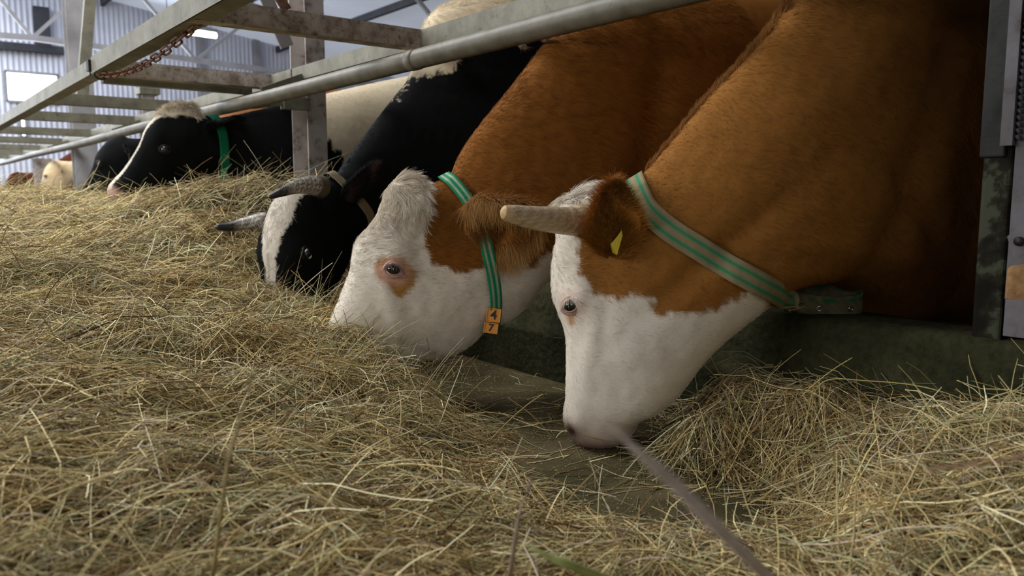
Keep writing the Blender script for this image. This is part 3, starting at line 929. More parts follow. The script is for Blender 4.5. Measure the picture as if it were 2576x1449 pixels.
def horncol_pale(t, co):
    base = np.array(srgb(204, 178, 142)); dk = np.array(srgb(146, 116, 80)); tip = np.array(srgb(196, 158, 110))
    n = np.clip(wnoise(co, 0.035, 2) * 0.8 + 0.25 * wnoise(co, 0.012, 7) + 0.35, 0, 1); m = np.clip(wnoise(co * np.array([1, 1, 2.5]), 0.014, 5) * 0.8 + 0.5, 0, 1)
    c = mixc(np.tile(base, (len(t), 1)), dk, np.clip(n * 0.5 + 0.5 * (t < 0.25), 0, 1) * 0.8)
    c = mixc(c, np.array(srgb(232, 214, 188)), np.clip(m - 0.35, 0, 1) * 1.3)
    return mixc(c, tip, np.clip((t - 0.8) / 0.2, 0, 1))
def pts_d(lst): return [on_d(x, y, d) for x, y, d in lst]
horn_mesh('horn', [hb_] + pts_d([(1436, 556, 1.775), (1390, 553, 1.72), (1335, 547, 1.67), (1292, 539, 1.64), (1260, 532, 1.625)]), 0.036, 0.0115, rootA, horncol_pale, power=0.72)
# the far horn mirrors it
def mirror_pts(c, P):
    out = []
    P0 = np.array([c.P0[0], c.P0[1]]); a = c.an[330]; lat = np.array([-math.cos(a), math.sin(a)])
    for p in P:
        d = (np.array(p[:2]) - P0) @ lat
        q = np.array(p, float); q[:2] = q[:2] - 2 * d * lat
        out.append(q)
    return out
hp = [hb_] + pts_d([(1436, 556, 1.775), (1390, 555, 1.72), (1345, 549, 1.69)])
# ear: opening towards the camera, tag inside
eb_ = A.bend(*A.side(1540, 640))
def near_skin(c, px, py, off, ref=None):
    """point on the sight line, off metres in front of the skin depth found at ref"""
    q = c.bend(*c.side(*(ref or (px, py)))) - CAM
    return on_d(px, py, q @ FW - off)
ear_mesh(A, 'ear', near_skin(A, 1548, 648, 0.008), near_skin(A, 1545, 458, 0.085, (1552, 560)), -FW, 0, 0.112, rootA, BROWN * np.array([1.5, 1.45, 1.35]), BROWN * 0.8, cup=0.24, hairs=5200, seed=3, fringe=0.0, hl=0.02)
mb = MB()
dT = (near_skin(A, 1546, 600, 0.060) - CAM) @ FW
tp = [on_d(x, y, dT + e) for x, y, e in ((1536, 614, 0), (1550, 598, .002), (1563, 580, .004), (1566, 592, .004), (1552, 642, 0), (1541, 636, -.002))]
tn = -FW * 0.003
mb.add([tuple(p) for p in tp] + [tuple(p + tn) for p in tp], [(0, 1, 2, 3, 4, 5), (11, 10, 9, 8, 7, 6)] + [(i, (i + 1) % 6, (i + 1) % 6 + 6, i + 6) for i in range(6)])
tag(mb.build('ear_tag', plain('yellow_plastic', srgb(214, 188, 40), 0.4), rootA), 'yellow ear tag')

GREEN = np.array(srgb(14, 132, 92)); BEIGE = np.array(srgb(142, 128, 98))
def strap_beige(uv, w):
    f = uv[:, 0]
    st = (np.abs(np.abs(f) - 0.25) < 0.05)
    c = np.where(st[:, None], GREEN, BEIGE)
    return c * (1 + 0.12 * wnoise(w, 0.02, 2))[:, None]
pa = [A.side(*q) for q in [(1607, 490), (1628, 530), (1683, 577), (1758, 624), (1810, 656), (1866, 688), (1930, 722), (1978, 750)]]
top = A.hit(1597, 458)
pth = [(top[0], top[1] + 0.002, 0.0), (pa[0][0] * 0.5 + top[0] * 0.5, pa[0][1] * 0.4 + top[1] * 0.6, pa[0][2] * 0.75)] + pa + [(pa[-1][0] - 0.03, pa[-1][1] - 0.012, 0.0)]
strap(A, 'collar', pth, 0.052, rootA, strap_beige, lift=0.010)
# the loose end: a ring of old webbing resting on the curb, with eyelets
def strap_old(uv, w):
    c = np.tile(np.array(srgb(98, 92, 68)), (len(w), 1)) * (1 + 0.35 * wnoise(w, 0.012, 2))[:, None]
    g = (np.abs(uv[:, 0] - 0.26) < 0.06) & (wnoise(w, 0.03, 6) > -0.1)
    return np.where(g[:, None], GREEN * 0.45, c)
cl = on_d(1990, 752, 1.925); cr_ = on_d(2164, 755, 1.925)
cc_ = (cl + cr_) / 2; ax1 = (cr_ - cl) / 2; ax2 = np.array([-ax1[1], ax1[0], 0]) * 0.55
if ax2 @ FW > 0: ax2 = -ax2
ring, nr_ = [], []
nrg = 48
mbv, mbq, uvr = [], [], []
for i in range(nrg):
    a = 2 * math.pi * i / nrg
    p = cc_ + ax1 * math.cos(a) + ax2 * math.sin(a) * 1.0
    p = p + np.array([0, 0, -0.012 * math.sin(a)])
    nrm = ax1 / np.linalg.norm(ax1) * math.cos(a) * 0.5 + ax2 / np.linalg.norm(ax2) * math.sin(a); nrm /= np.linalg.norm(nrm)
    for k in range(6):
        f = k / 5 - 0.5
        for t_ in (0, 1):
            mbv.append(p + np.array([0, 0, 1.0]) * f * 0.05 + nrm * 0.0035 * t_); uvr.append((f, i / nrg))
for i in range(nrg):
    a, b = i * 12, ((i + 1) % nrg) * 12
    for k in range(5):
        mbq.append((a + 2 * k + 1, a + 2 * k + 3, b + 2 * k + 3, b + 2 * k + 1)); mbq.append((a + 2 * k, b + 2 * k, b + 2 * k + 2, a + 2 * k + 2))
    for k in (0, 5): mbq.append((a + 2 * k, a + 2 * k + 1, b + 2 * k + 1, b + 2 * k))
lp = mesh_from('collar_loop', mbv, None, M['strap'], quads=np.array(mbq))
bm = bmesh.new(); bm.from_mesh(lp.data); bmesh.ops.recalc_face_normals(bm, faces=bm.faces); bm.to_mesh(lp.data); bm.free()
set_color(lp, strap_old(np.array(uvr), np.array(mbv))); adopt(lp, rootA); tag(lp, 'old grey webbing loop with eyelets')
for ix in (8, 15):
    p = np.array(mbv[ix * 12 + 5]) ; nrm = np.array(mbv[ix * 12 + 5]) - np.array(mbv[ix * 12 + 4]); nrm /= np.linalg.norm(nrm)
    sx = np.cross(nrm, [0, 0, 1]); sx /= np.linalg.norm(sx)
    mb = MB(); mb.tube([tuple(p + nrm * 0.001 + (sx * math.cos(t) + np.array([0, 0, 1]) * math.sin(t)) * 0.0055) for t in np.linspace(0, 2 * math.pi, 15)], 0.0018, 6, cap=False)
    mb.build('eyelet', M['chrome'], lp, True)
for (x0, y0, x1, y1, d) in ((1990, 726, 2008, 722, 1.90), (1968, 772, 1986, 778, 1.90)):
    mb = MB(); a_, b_ = on_d(x0, y0, d), on_d(x1, y1, d + 0.01)
    mid = (a_ + b_) / 2 + np.array([0, 0, 0.012 if y0 < 750 else -0.006])
    mb.tube([tuple(p) for p in cr_spline([a_, mid, b_], 6)], 0.003, 8); mb.build('buckle', M['chrome'], rootA, True)
mb = MB(); sq = pts_d([(1978, 722, 1.895), (1998, 728, 1.90), (1986, 782, 1.90), (1964, 772, 1.895)])
mb.tube([tuple(p) for p in sq + [sq[0]]], 0.003, 8); mb.build('buckle', M['chrome'], rootA, True)

# ================================================================== cow 2: brown, white face, brown eye patch, tag 47
B = Cow((1040, 460, 2.22), -60, -90); B.folds = None
front = B.hits([(1045, 447), (1010, 445), (985, 465), (968, 505), (952, 540), (930, 572), (905, 597), (890, 622), (885, 655), (880, 685), (868, 715), (852, 755), (838, 790), (822, 830), (806, 868),
                (800, 900), (812, 925), (845, 940), (885, 945), (930, 945), (985, 930), (1040, 908), (1100, 903), (1150, 888), (1190, 860), (1222, 828), (1262, 812), (1300, 790), (1335, 757), (1362, 716), (1400, 690), (1450, 670)])
back = B.hits([(1410, 87), (1378, 102), (1340, 150), (1300, 202), (1260, 252), (1210, 312), (1170, 367), (1147, 408), (1134, 440), (1108, 455), (1076, 462)])
prof = np.vstack([front, [(-0.60, 0.385), (-0.72, 0.345), (-0.86, 0.30), (-1.02, 0.30)], BODY_LOW[::-1], BODY_TOP[::-1], [(-1.05, 1.25), (-0.90, 1.21), (-0.76, 1.185), (-0.65, 1.15), (-0.56, 1.125), (-0.48, 1.085)], back])
prof = cr_spline(prof, 5, closed=True)
B.bumps = []
B.shape(prof, [(0.06, 0.55, 0.72, 0.07), (0.10, 0.38, 0.64, 0.08), (0.17, 0.24, 0.74, 0.08), (0.22, 0.14, 0.86, 0.06), (-0.08, 0.30, 0.52, 0.10), (-0.2, 0.5, 0.5, .1), (-0.45, 0.7, 0.42, 0.2),
               (-1.0, 0.8, 0.62, 0.2), (-1.7, 0.8, 0.80, 0.4), (-2.4, 0.9, 0.72, 0.2)], h=0.006)
eB = B.hit(990, 680, 0.11)
B.bumps = [(eB[0] + 0.0, eB[1] + 0.02, 0.018, 0.034, 0.034, 0), (eB[0] - 0.07, eB[1] + 0.06, -0.010, 0.03, 0.05, 0), (-0.05, 0.27, 0.014, 0.08, 0.07, 0.6),
           (eB[0] + 0.01, eB[1] - 0.09, 0.008, 0.018, 0.07, -0.35), (0.10, 0.22, -0.010, 0.05, 0.05, 0), (0.01, 0.175, -0.006, 0.09, 0.008, 0.45), (-0.08, 0.185, -0.005, 0.07, 0.007, 0.75),
           (0.255, 0.165, -0.014, 0.010, 0.014, 0), (-0.30, 0.42, -0.014, 0.14, 0.025, -0.7), (-0.5, 0.55, 0.016, 0.15, 0.10, -0.6), (-0.6, 0.72, -0.02, 0.03, 0.2, 0.2), (-0.95, 0.65, 0.03, 0.12, 0.2, 0.3),
           (eB[0] + 0.06, eB[1] + 0.13, 0.010, 0.03, 0.05, 0.4)]
def c3(u, v): return (800 + 0.3797 * u, 400 + 0.3797 * v)
brB = B.hits([c3(728, 130), c3(735, 200), c3(722, 300), c3(715, 430), c3(705, 560), c3(725, 650), c3(760, 700), c3(820, 712), c3(900, 742), c3(1000, 748), c3(1090, 728), c3(1180, 715), c3(1270, 700),
              c3(1318, 640), c3(1345, 560), c3(1362, 480), c3(1400, 500), c3(1385, 600), c3(1365, 660), c3(1370, 735), c3(1440, 700), c3(1530, 620), c3(1600, 545), (1480, 560), (1560, 500), (1700, 400), (2300, 700), (2600, -300), (1200, -300), (1060, 380)], 0.09)
pB = B.hits([c3(370, 700), c3(400, 662), c3(480, 655), c3(545, 652), c3(600, 700), c3(648, 740), c3(642, 815), c3(605, 885), c3(552, 922), c3(498, 900), c3(468, 835), c3(425, 815), c3(385, 765)], 0.115)
def col_B(s, z, u, w):
    s2, z2 = jag(s, z, w, 0.007)
    br = inside_poly(s2, z2, brB)
    br |= (s < -1.2)
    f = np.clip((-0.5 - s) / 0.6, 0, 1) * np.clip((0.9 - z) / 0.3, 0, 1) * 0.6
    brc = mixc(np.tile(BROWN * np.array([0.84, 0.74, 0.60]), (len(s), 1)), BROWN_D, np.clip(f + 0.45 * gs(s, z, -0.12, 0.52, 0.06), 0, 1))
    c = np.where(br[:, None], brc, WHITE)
    c = np.where(inside_poly(*jag(s, z, w, 0.003), pB)[:, None], TAN * 0.9, c)
    c = mixc(c, PINK * np.array([1.15, 1.1, 1.05]), np.clip(2.2 * np.exp(-((s - eB[0]) / 0.044) ** 2 - ((z - eB[1] + 0.004) / 0.034) ** 2) - 0.35, 0, 0.85))
    c = mixc(c, CREAM, 0.5 * np.clip((z - 0.56) / 0.05, 0, 1) * (~br) * (s > -0.1))
    c = mixc(c, PINK, 0.35 * np.clip((0.20 - z) / 0.05, 0, 1) * (s > 0.1))
    c = mixc(c, np.array(srgb(48, 40, 30)), np.clip((-0.02 - z) / 0.03, 0, 1) * (s < -0.8))
    return c * (1 + 0.05 * wnoise(w, 0.05, 3))[:, None]
rootB = empty('cow', (2.6, 1.72, -0.1), 'brown cow with brown patch around its eye, wearing orange number tags, muzzle in hay', 'cow', 'dairy cows feeding in a row')
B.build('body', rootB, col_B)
def flowB(s, z, u):
    f = np.zeros((len(s), 2)); f[:, 0] = -0.95; f[:, 1] = -0.15 - 0.5 * np.clip((-0.2 - s) / 0.2, 0, 1)
    up = np.clip((z - 0.45) / 0.1, 0, 1) * (s > -0.05)
    f[:, 0] += up * 0.5; f[:, 1] += -up * 0.6
    return f
B.coat('coat', 80000, col_B, rootB, smin=-1.0, length=lambda s, z, u: 0.011 + 0.009 * np.clip((-0.1 - s) / 0.25, 0, 1) + 0.012 * gs(s, z, 0.09, 0.5, 0.08), radius=0.00036, flow=flowB, seed=21, lay=0.24,
       dens=lambda s, z, u: np.where(s > -0.3, 2.2, 1.0) * (z > 0.05))
B.coat('forelock', 12000, lambda s, z, u, w: np.tile(WHITE * 0.6 + CREAM * 0.4, (len(s), 1)), rootB, length=lambda s, z, u: 0.020 + 0.022 * np.clip((z - 0.5) / 0.08, 0, 1), radius=0.00042, lay=0.05, wild=0.5, clump=0.011, tight=0.75, seed=22, facing=False,
       flow=lambda s, z, u: np.stack([-0.75 + 0 * s, -0.65 + 0 * s], 1), sel=lambda s, z, u: ((z > 0.47) & (s > -0.035)) * (0.3 + np.clip((z - 0.5) / 0.08, 0, 1)))
eye_mesh(B, rootB, 990, 678, size=0.0195, lid_col=PINK * 0.85, tilt=0.15, lash=np.array(srgb(120, 100, 90)))
ear_mesh(B, 'ear', near_skin(B, 1168, 572, 0.012), near_skin(B, 1350, 540, 0.085, (1300, 570)), -FW * 0.9 + np.array([0, 0, -0.5]), 0, 0.135, rootB, BROWN * np.array([0.9, 0.8, 0.68]), BROWN * 0.75, cup=0.16, hairs=7000, fringe=0.058, seed=5, hl=0.026, fcol=np.array(srgb(170, 128, 76)))
def strap_green(uv, w):
    f = uv[:, 0]; st = (np.abs(np.abs(f) - 0.20) < 0.05)
    c = np.where(st[:, None], np.array(srgb(168, 178, 152)), GREEN * 0.9)
    return c * (1 + 0.12 * wnoise(w, 0.02, 2))[:, None]
pa = [B.side(*q) for q in [(1142, 462), (1170, 495), (1195, 535), (1215, 585), (1228, 640), (1240, 700), (1245, 760), (1240, 815)]]
top = B.hit(1120, 448)
pth = [(top[0], top[1], 0.0), (0.5 * (top[0] + pa[0][0]), top[1] - 0.008, pa[0][2] * 0.7)] + pa + [(pa[-1][0], pa[-1][1] - 0.02, 0.0)]
strap(B, 'collar', pth, 0.034, rootB, strap_green, lift=0.010)
def number_tag(root, cx, cy, d, w, h, digit, tilt, right):
    """orange plastic slide on the collar with a black digit"""
    P = on_d(cx, cy, d)
    nrm = -FW + 0.15 * right * RT; nrm /= np.linalg.norm(nrm)
    upv = UP * math.cos(tilt) + RT * math.sin(tilt); upv -= nrm * (upv @ nrm); upv /= np.linalg.norm(upv)
    sx = np.cross(upv, nrm)
    mb = MB()
    def fr(x0, x1, y0, y1, z0, z1):
        mb.add([tuple(P + sx * x + upv * y + nrm * z) for z in (z0, z1) for x, y in ((x0, y0), (x1, y0), (x1, y1), (x0, y1))],
               [(0, 3, 2, 1), (4, 5, 6, 7), (0, 1, 5, 4), (1, 2, 6, 5), (2, 3, 7, 6), (3, 0, 4, 7)])
    fr(-w / 2, w / 2, -h / 2, h / 2, 0, 0.006)
    e = w * 0.07
    for q in ((-w / 2, w / 2, h / 2 - e, h / 2), (-w / 2, w / 2, -h / 2, -h / 2 + e), (-w / 2, -w / 2 + e, -h / 2, h / 2), (w / 2 - e, w / 2, -h / 2, h / 2)):
        fr(*q, 0.006, 0.0085)
    t = mb.build('number_tag', plain('orange_plastic', srgb(222, 140, 22), 0.35), root); bevel(t, 0.001, 2)
    cu = bpy.data.curves.new('digit', 'FONT'); cu.body = digit; cu.size = h * 0.92; cu.extrude = 0.0006; cu.offset = 0.0008; cu.align_x = 'CENTER'; cu.align_y = 'CENTER'
    tmp = bpy.data.objects.new('tmp', cu); scene.collection.objects.link(tmp)
    dg = bpy.context.evaluated_depsgraph_get(); me = bpy.data.meshes.new_from_object(tmp.evaluated_get(dg)); bpy.data.objects.remove(tmp)
    co = np.array([v.co for v in me.vertices])
    co = P + co[:, :1] * sx + co[:, 1:2] * upv + (co[:, 2:3] + 0.0068) * nrm
    me.vertices.foreach_set('co', co.astype(np.float32).ravel()); me.update()
    me.materials.clear(); me.materials.append(plain('tag_ink', (0.012, 0.01, 0.008), 0.5))
    o = bpy.data.objects.new('digit', me); scene.collection.objects.link(o); adopt(o, t)
    return t
dB = (near_skin(B, 1240, 800, 0.024) - CAM) @ FW
tag(number_tag(rootB, 1242, 793, dB, 0.040, 0.039, '4', 0.10, 0), 'orange tag reading 4')
tag(number_tag(rootB, 1235, 825, dB + 0.004, 0.040, 0.030, '7', 0.14, 0), 'orange tag reading 7')

# ================================================================== shared head profile for the cows farther off
def head_pts(p, pitch, L):
    """profile of a head hanging from the poll p; pitch 0 = straight down, positive = nose forward"""
    T = [(-0.06, -0.06), (-0.05, 0.03), (0.02, 0.10), (0.12, 0.14), (0.25, 0.155), (0.36, 0.15), (0.48, 0.11), (0.62, 0.085), (0.76, 0.075), (0.86, 0.08), (0.94, 0.075), (0.99, 0.03), (1.01, -0.04),
         (1.00, -0.11), (0.96, -0.17), (0.90, -0.21), (0.80, -0.235), (0.68, -0.29), (0.55, -0.37), (0.42, -0.455), (0.30, -0.50), (0.20, -0.52)]
    a = np.array([math.sin(pitch), -math.cos(pitch)]); b = np.array([math.cos(pitch), math.sin(pitch)])
    return np.array([np.array(p) + a * x * L + b * y * L for x, y in T]), a, b
def std_cow(c, p, pitch, L, top, low, h=0.008, body_top=BODY_TOP, body_low=BODY_LOW, boxy=0.8, wide=1.0):
    hp, a, b = head_pts(p, pitch, L)
    prof = np.vstack([hp, low, body_low[::-1], body_top[::-1], top])
    prof = cr_spline(prof, 4, closed=True)
    P = lambda x, y: np.array(p) + a * x * L + b * y * L
    c.P = P
    kf = [(*P(0.2, 0.0), 0.76 * wide, 0.07), (*P(0.45, -0.02), 0.68 * wide, 0.07), (*P(0.7, -0.05), 0.74 * wide, 0.07), (*P(0.93, -0.06), 0.92, 0.06), (*P(0.35, -0.3), 0.52, 0.08), (-0.45, P(0, 0)[1] + 0.1, 0.44, 0.2),
          (-1.0, 0.85, 0.62, 0.2), (-1.7, 0.85, 0.8, 0.4), (-2.4, 0.9, 0.72, 0.2)]
    c.bumps = []
    c.shape(prof, kf, h=h, boxy=boxy)
    e = P(0.40, 0.045)
    c.eye = e
    c.bumps = [(*P(0.37, 0.06), 0.018, 0.034, 0.034, 0), (*P(0.30, -0.3), 0.012, 0.07, 0.07, 0), (*P(0.68, -0.06), -0.010, 0.05, 0.05, 0), (*P(0.955, 0.045), -0.012, 0.011, 0.013, 0), (*P(0.9, -0.13), -0.005, 0.05, 0.008, 1.57 + pitch)]
    return c
def eye_at(c, root, e, **kw):
    """eye placed at profile point e"""
    u = float(c.width(*e) + c.disp(*e))
    sd = c.side
    c.side = lambda px, py, lift=0.0: (e[0], e[1], u)
    eye_mesh(c, root, 0, 0, **kw)
    c.side = sd

# ================================================================== cow 3: black, horned, white blaze
C3 = Cow((762, 492, 2.72), -112, -90, turn=(-0.10, -0.6), twist=0.0); C3.folds = None
topC = C3.hits([(1150, 0), (1100, 25), (1075, 60), (1060, 130), (1040, 190), (1000, 240), (930, 332), (880, 400), (852, 438)])
pz = C3.P0[2]
std_cow(C3, (0.03, pz), math.radians(16), 0.56, np.vstack([[(-1.05, 1.43), (-0.9, 1.42)], topC]),
        np.array([(-0.26, pz - 0.24), (-0.36, pz - 0.17), (-0.5, 0.40), (-0.65, 0.36), (-0.82, 0.34), (-1.02, 0.34)]), h=0.0065,
        body_top=[(-1.3, 1.40), (-1.8, 1.38), (-2.25, 1.40), (-2.5, 1.36), (-2.62, 1.2)])
crC = C3.hits([(1010, 262), (1040, 215), (1036, 262), (1060, 215), (1085, 188), (1120, 178), (1145, 182), (1150, 140), (1200, 100), (1258, 92), (1276, 132), (1284, 90), (1308, 84), (1320, 118), (1330, 80), (1380, 70), (1600, 10), (2400, -300), (1500, -800), (1000, -300), (900, 300)], 0.15)
def col_C(s, z, u, w):
    s2, z2 = jag(s, z, w, 0.012)
    cream = inside_poly(s2, z2, crC) & (s < -0.45)
    Pa = C3.P(0, 0); aa = C3.P(1, 0) - Pa; L2 = aa @ aa
    t = ((s - Pa[0]) * aa[0] + (z - Pa[1]) * aa[1]) / L2
    hw = np.interp(t, [-0.05, 0.0, 0.18, 0.33, 0.5, 0.62, 0.72, 0.8], [0.045, 0.05, 0.055, 0.036, 0.022, 0.026, 0.018, 0.0]) + 0.004 * wnoise(w, 0.02, 2)
    fr = ((s - Pa[0]) * aa[1] * -1 + (z - Pa[1]) * aa[0]) / L2     # forward of the axis
    blaze = (np.abs(u - 0.006) < hw) & (fr > 0.0) & (t > -0.06) & (t < 0.8)
    c = np.where(cream[:, None], CREAM * 1.02, BLACK)
    c = np.where(blaze[:, None], WHITE, c)
    return c * (1 + 0.06 * wnoise(w, 0.05, 3))[:, None]
rootC = empty('cow', (2.7, 2.77, -0.1), 'black cow with a white blaze and two dark-tipped horns, nosing into the hay', 'cow', 'dairy cows feeding in a row')
C3.build('body', rootC, col_C, res=(0.0075, 0.016))
C3.coat('coat', 45000, col_C, rootC, smin=-1.2, length=lambda s, z, u: 0.012 + 0.02 * ((s < -0.6) & (z > 1.1)), radius=0.0004, flow=flowB, seed=31, lay=0.22)
C3.coat('forelock', 1200, lambda s, z, u, w: col_C(s, z, u, w), rootC, length=0.022, radius=0.0004, lay=0.12, wild=0.4, seed=32, facing=False,
        flow=lambda s, z, u: np.stack([0.2 + 0 * s, -1 + 0 * s], 1), sel=lambda s, z, u: ((z > pz - 0.14) & (s > -0.06) & (np.abs(u) < 0.07)) * 1.0)
sd_, zd_, ud_ = C3.side(772, 638)
eye_at(C3, rootC, (sd_, zd_), size=0.0195, lid_col=BLACK, tilt=0.9, white=1.0)
def horncol_dark(t, co):
    base = np.array(srgb(150, 138, 122)); wh = np.array(srgb(206, 202, 196)); dk = np.array(srgb(22, 20, 20))
    m = np.clip(wnoise(co, 0.010, 5) * 0.9 + 0.6 * wnoise(co, 0.004, 9) + 0.5, 0, 1)
    base = base * 0.55
    c = mixc(np.tile(base, (len(t), 1)), wh, np.clip(m * 1.4 - 0.3, 0, 1) * (t > 0.15))
    c = mixc(c, np.array(srgb(92, 82, 64)), np.clip((0.22 - t) / 0.1, 0, 1))
    return mixc(c, dk, np.clip((t - 0.62 + 0.12 * (m - 0.5)) / 0.12, 0, 1))
horn_mesh('horn', pts_d([(808, 470, 2.66), (780, 466, 2.60), (745, 470, 2.53), (710, 483, 2.49), (676, 497, 2.475)]), 0.038, 0.007, rootC, horncol_dark)
horn_mesh('horn', pts_d([(690, 556, 2.74), (655, 556, 2.745), (620, 562, 2.74), (580, 570, 2.72), (542, 571, 2.70)]), 0.034, 0.011, rootC, horncol_dark)
ear_mesh(C3, 'ear', near_skin(C3, 868, 505, 0.02), near_skin(C3, 950, 410, 0.06, (930, 430)), -FW + 0.3 * RT + np.array([0, 0, -0.5]), 0, 0.068, rootC, BLACK, np.array(srgb(70, 52, 46)), cup=0.2, hairs=2500, seed=8)
pa = [C3.side(*q) for q in [(845, 452), (875, 480), (905, 512), (928, 548)]]
top = C3.hit(832, 445)
def strap_plain(uv, w): return np.tile(BEIGE * 0.75, (len(w), 1)) * (1 + 0.12 * wnoise(w, 0.02, 2))[:, None]
strap(C3, 'collar', [(top[0], top[1] + 0.004, 0)] + pa + [(pa[-1][0] - 0.02, pa[-1][1] - 0.09, pa[-1][2] * 0.8), (pa[-1][0] - 0.02, pz - 0.25, 0.0)], 0.036, rootC, strap_plain, lift=0.012)

# ================================================================== cow 4: black with cream body, thin blaze, beyond the tall post
E4 = Cow((455, 275, 4.1), -80, -104); E4.folds = None
topE = E4.hits([(1030, 192), (930, 212), (820, 237), (700, 265), (600, 288), (540, 298), (500, 296)])
pz4 = E4.hit(462, 275)
fr = E4.hits([(480, 268), (450, 266), (425, 285), (405, 320), (385, 352), (370, 380), (345, 420), (320, 460), (302, 482)])
ax = fr[-1] - fr[1]; L4 = 0.60; pit4 = math.atan2(ax[0], -ax[1])
std_cow(E4, (pz4[0] - 0.02, pz4[1]), pit4 + 0.10, 0.60, np.vstack([topE]),
        np.array([(-0.10, 0.60), (-0.26, 0.56), (-0.45, 0.50), (-0.65, 0.42), (-0.82, 0.38), (-1.02, 0.36)]), h=0.009,
        body_top=[(-1.75, 1.40), (-2.25, 1.42), (-2.5, 1.38), (-2.62, 1.2)], body_low=BODY_LOW)
whE = E4.hits([(808, 100), (812, 314), (835, 325), (852, 350), (862, 372), (878, 395), (900, 500), (1200, 560), (1300, 100)], 0.28)
def col_E(s, z, u, w):
    s2, z2 = jag(s, z, w, 0.02)
    body = inside_poly(s2, z2, whE)
    Pa = E4.P(0, 0); aa = E4.P(1, 0) - Pa; L2 = aa @ aa
    t = ((s - Pa[0]) * aa[0] + (z - Pa[1]) * aa[1]) / L2
    fr = ((s - Pa[0]) * -aa[1] + (z - Pa[1]) * aa[0]) / L2
    hw = np.interp(t, [-0.08, 0.0, 0.10, 0.17, 0.24, 0.4, 0.6, 0.85, 1.05], [0.15, 0.15, 0.10, 0.075, 0.05, 0.036, 0.034, 0.04, 0.05])
    bl = (np.abs(u) < hw) & ((fr > np.interp(t, [0.0, 0.1, 0.2, 0.3], [-0.12, 0.03, 0.07, 0.04])) | (t < 0.0)) & (t < 1.06) & (fr > -0.13)
    c = np.where(body[:, None], CREAM, BLACK)
    c = np.where(bl[:, None], mixc(np.tile(WHITE, (len(s), 1)), CREAM, np.clip(0.25 - t, 0, 0.2) * 4), c)
    c = mixc(c, PINK, 0.8 * np.clip((t - 0.88) / 0.05, 0, 1))
    return c
rootE = empty('cow', (2.6, 4.45, -0.1), 'black cow with cream forelock and thin white face stripe, behind the tall steel post', 'cow', 'dairy cows feeding in a row')
E4.build('body', rootE, col_E, res=(0.010, 0.018))
E4.coat('coat', 16000, col_E, rootE, smin=-2.0, length=0.016, radius=0.0006, flow=flowB, seed=41, lay=0.22)
E4.coat('forelock', 900, lambda s, z, u, w: np.tile(WHITE * 0.6 + CREAM * 0.4, (len(s), 1)), rootE, length=0.04, radius=0.0009, lay=0.5, wild=0.7, seed=42, facing=False,
        flow=lambda s, z, u: np.stack([0.1 + 0 * s, -1 + 0 * s], 1), sel=lambda s, z, u: ((z > pz4[1] - 0.04) & (s > -0.1) & (np.abs(u) < 0.07)) * 1.0)
eye_at(E4, rootE, E4.side(415, 376)[:2], size=0.021, lid_col=BLACK * 1.5)
ear_mesh(E4, 'ear', near_skin(E4, 520, 325, 0.0), near_skin(E4, 612, 300, 0.05, (580, 320)), np.array([0, 0, -1.0]) - 0.35 * FW, 0, 0.10, rootE, BLACK, np.array(srgb(46, 34, 30)), cup=0.2, hairs=1500, seed=9)
pa = [E4.side(*q) for q in [(545, 305), (560, 340), (566, 400), (567, 450)]]
top = E4.hit(530, 297)
strap(E4, 'collar', [(top[0], top[1] + 0.004, 0)] + pa + [(pa[-1][0] - 0.0, 0.56, 0.0)], 0.045, rootE, lambda uv, w: np.tile(GREEN * 0.55, (len(w), 1)), lift=0.012)

# ================================================================== farther cows
def far_cow(poll, hh, hb, pitch, L, zp_top, label, colf, seed, twist=0, res=(0.014, 0.024), dz=0.0):
    c = Cow(poll, hh, hb); c.folds = None
    pz_ = c.P0[2]
    top = np.array([(-1.0, zp_top), (-0.8, zp_top - 0.03), (-0.6, 0.6 * zp_top + 0.4 * pz_), (-0.4, 0.35 * zp_top + 0.65 * pz_), (-0.22, pz_ + 0.02)])
    lowz = max(pz_ - 0.27, 0.42)
    bt = [(x, zp_top + 0.0 + (0.02 if x < -2 else 0)) if x > -2.6 else (x, zp_top - 0.15) for x, _ in BODY_TOP]
    std_cow(c, (0.02, pz_), pitch, L, top, np.array([(-0.27, lowz), (-0.45, 0.5 * lowz + 0.22), (-0.7, 0.38), (-1.02, 0.34)]), h=0.012, body_top=bt)
    root = empty('cow', (c.bend(-1.2, 0, 0)[0], c.bend(-1.2, 0, 0)[1], -0.1), label, 'cow', 'dairy cows feeding in a row')
    c.build('body', root, lambda s, z, u, w: colf(c, s, z, u, w), res=res)
    eye_at(c, root, c.eye, size=0.021, lid_col=colf(c, np.array([c.eye[0]]), np.array([c.eye[1]]), np.array([0.1]), np.zeros((1, 3)))[0] * 0.8)
    for sg in (1, -1):
        b = c.bend(*(list(c.P(0.10, -0.10))), sg * 0.08); t = c.bend(*(list(c.P(0.12, -0.22))), sg * 0.26)
        fz = c.bend(*(list(c.P(0.5, 0.3))), 0) - b
        ear_mesh(c, 'ear', b, t, fz, 0, 0.11, root, colf(c, np.array([-0.2]), np.array([pz_]), np.array([0.1]), np.zeros((1, 3)))[0], PINK * 0.5, cup=0.2, hairs=300, seed=seed)
    return c, root
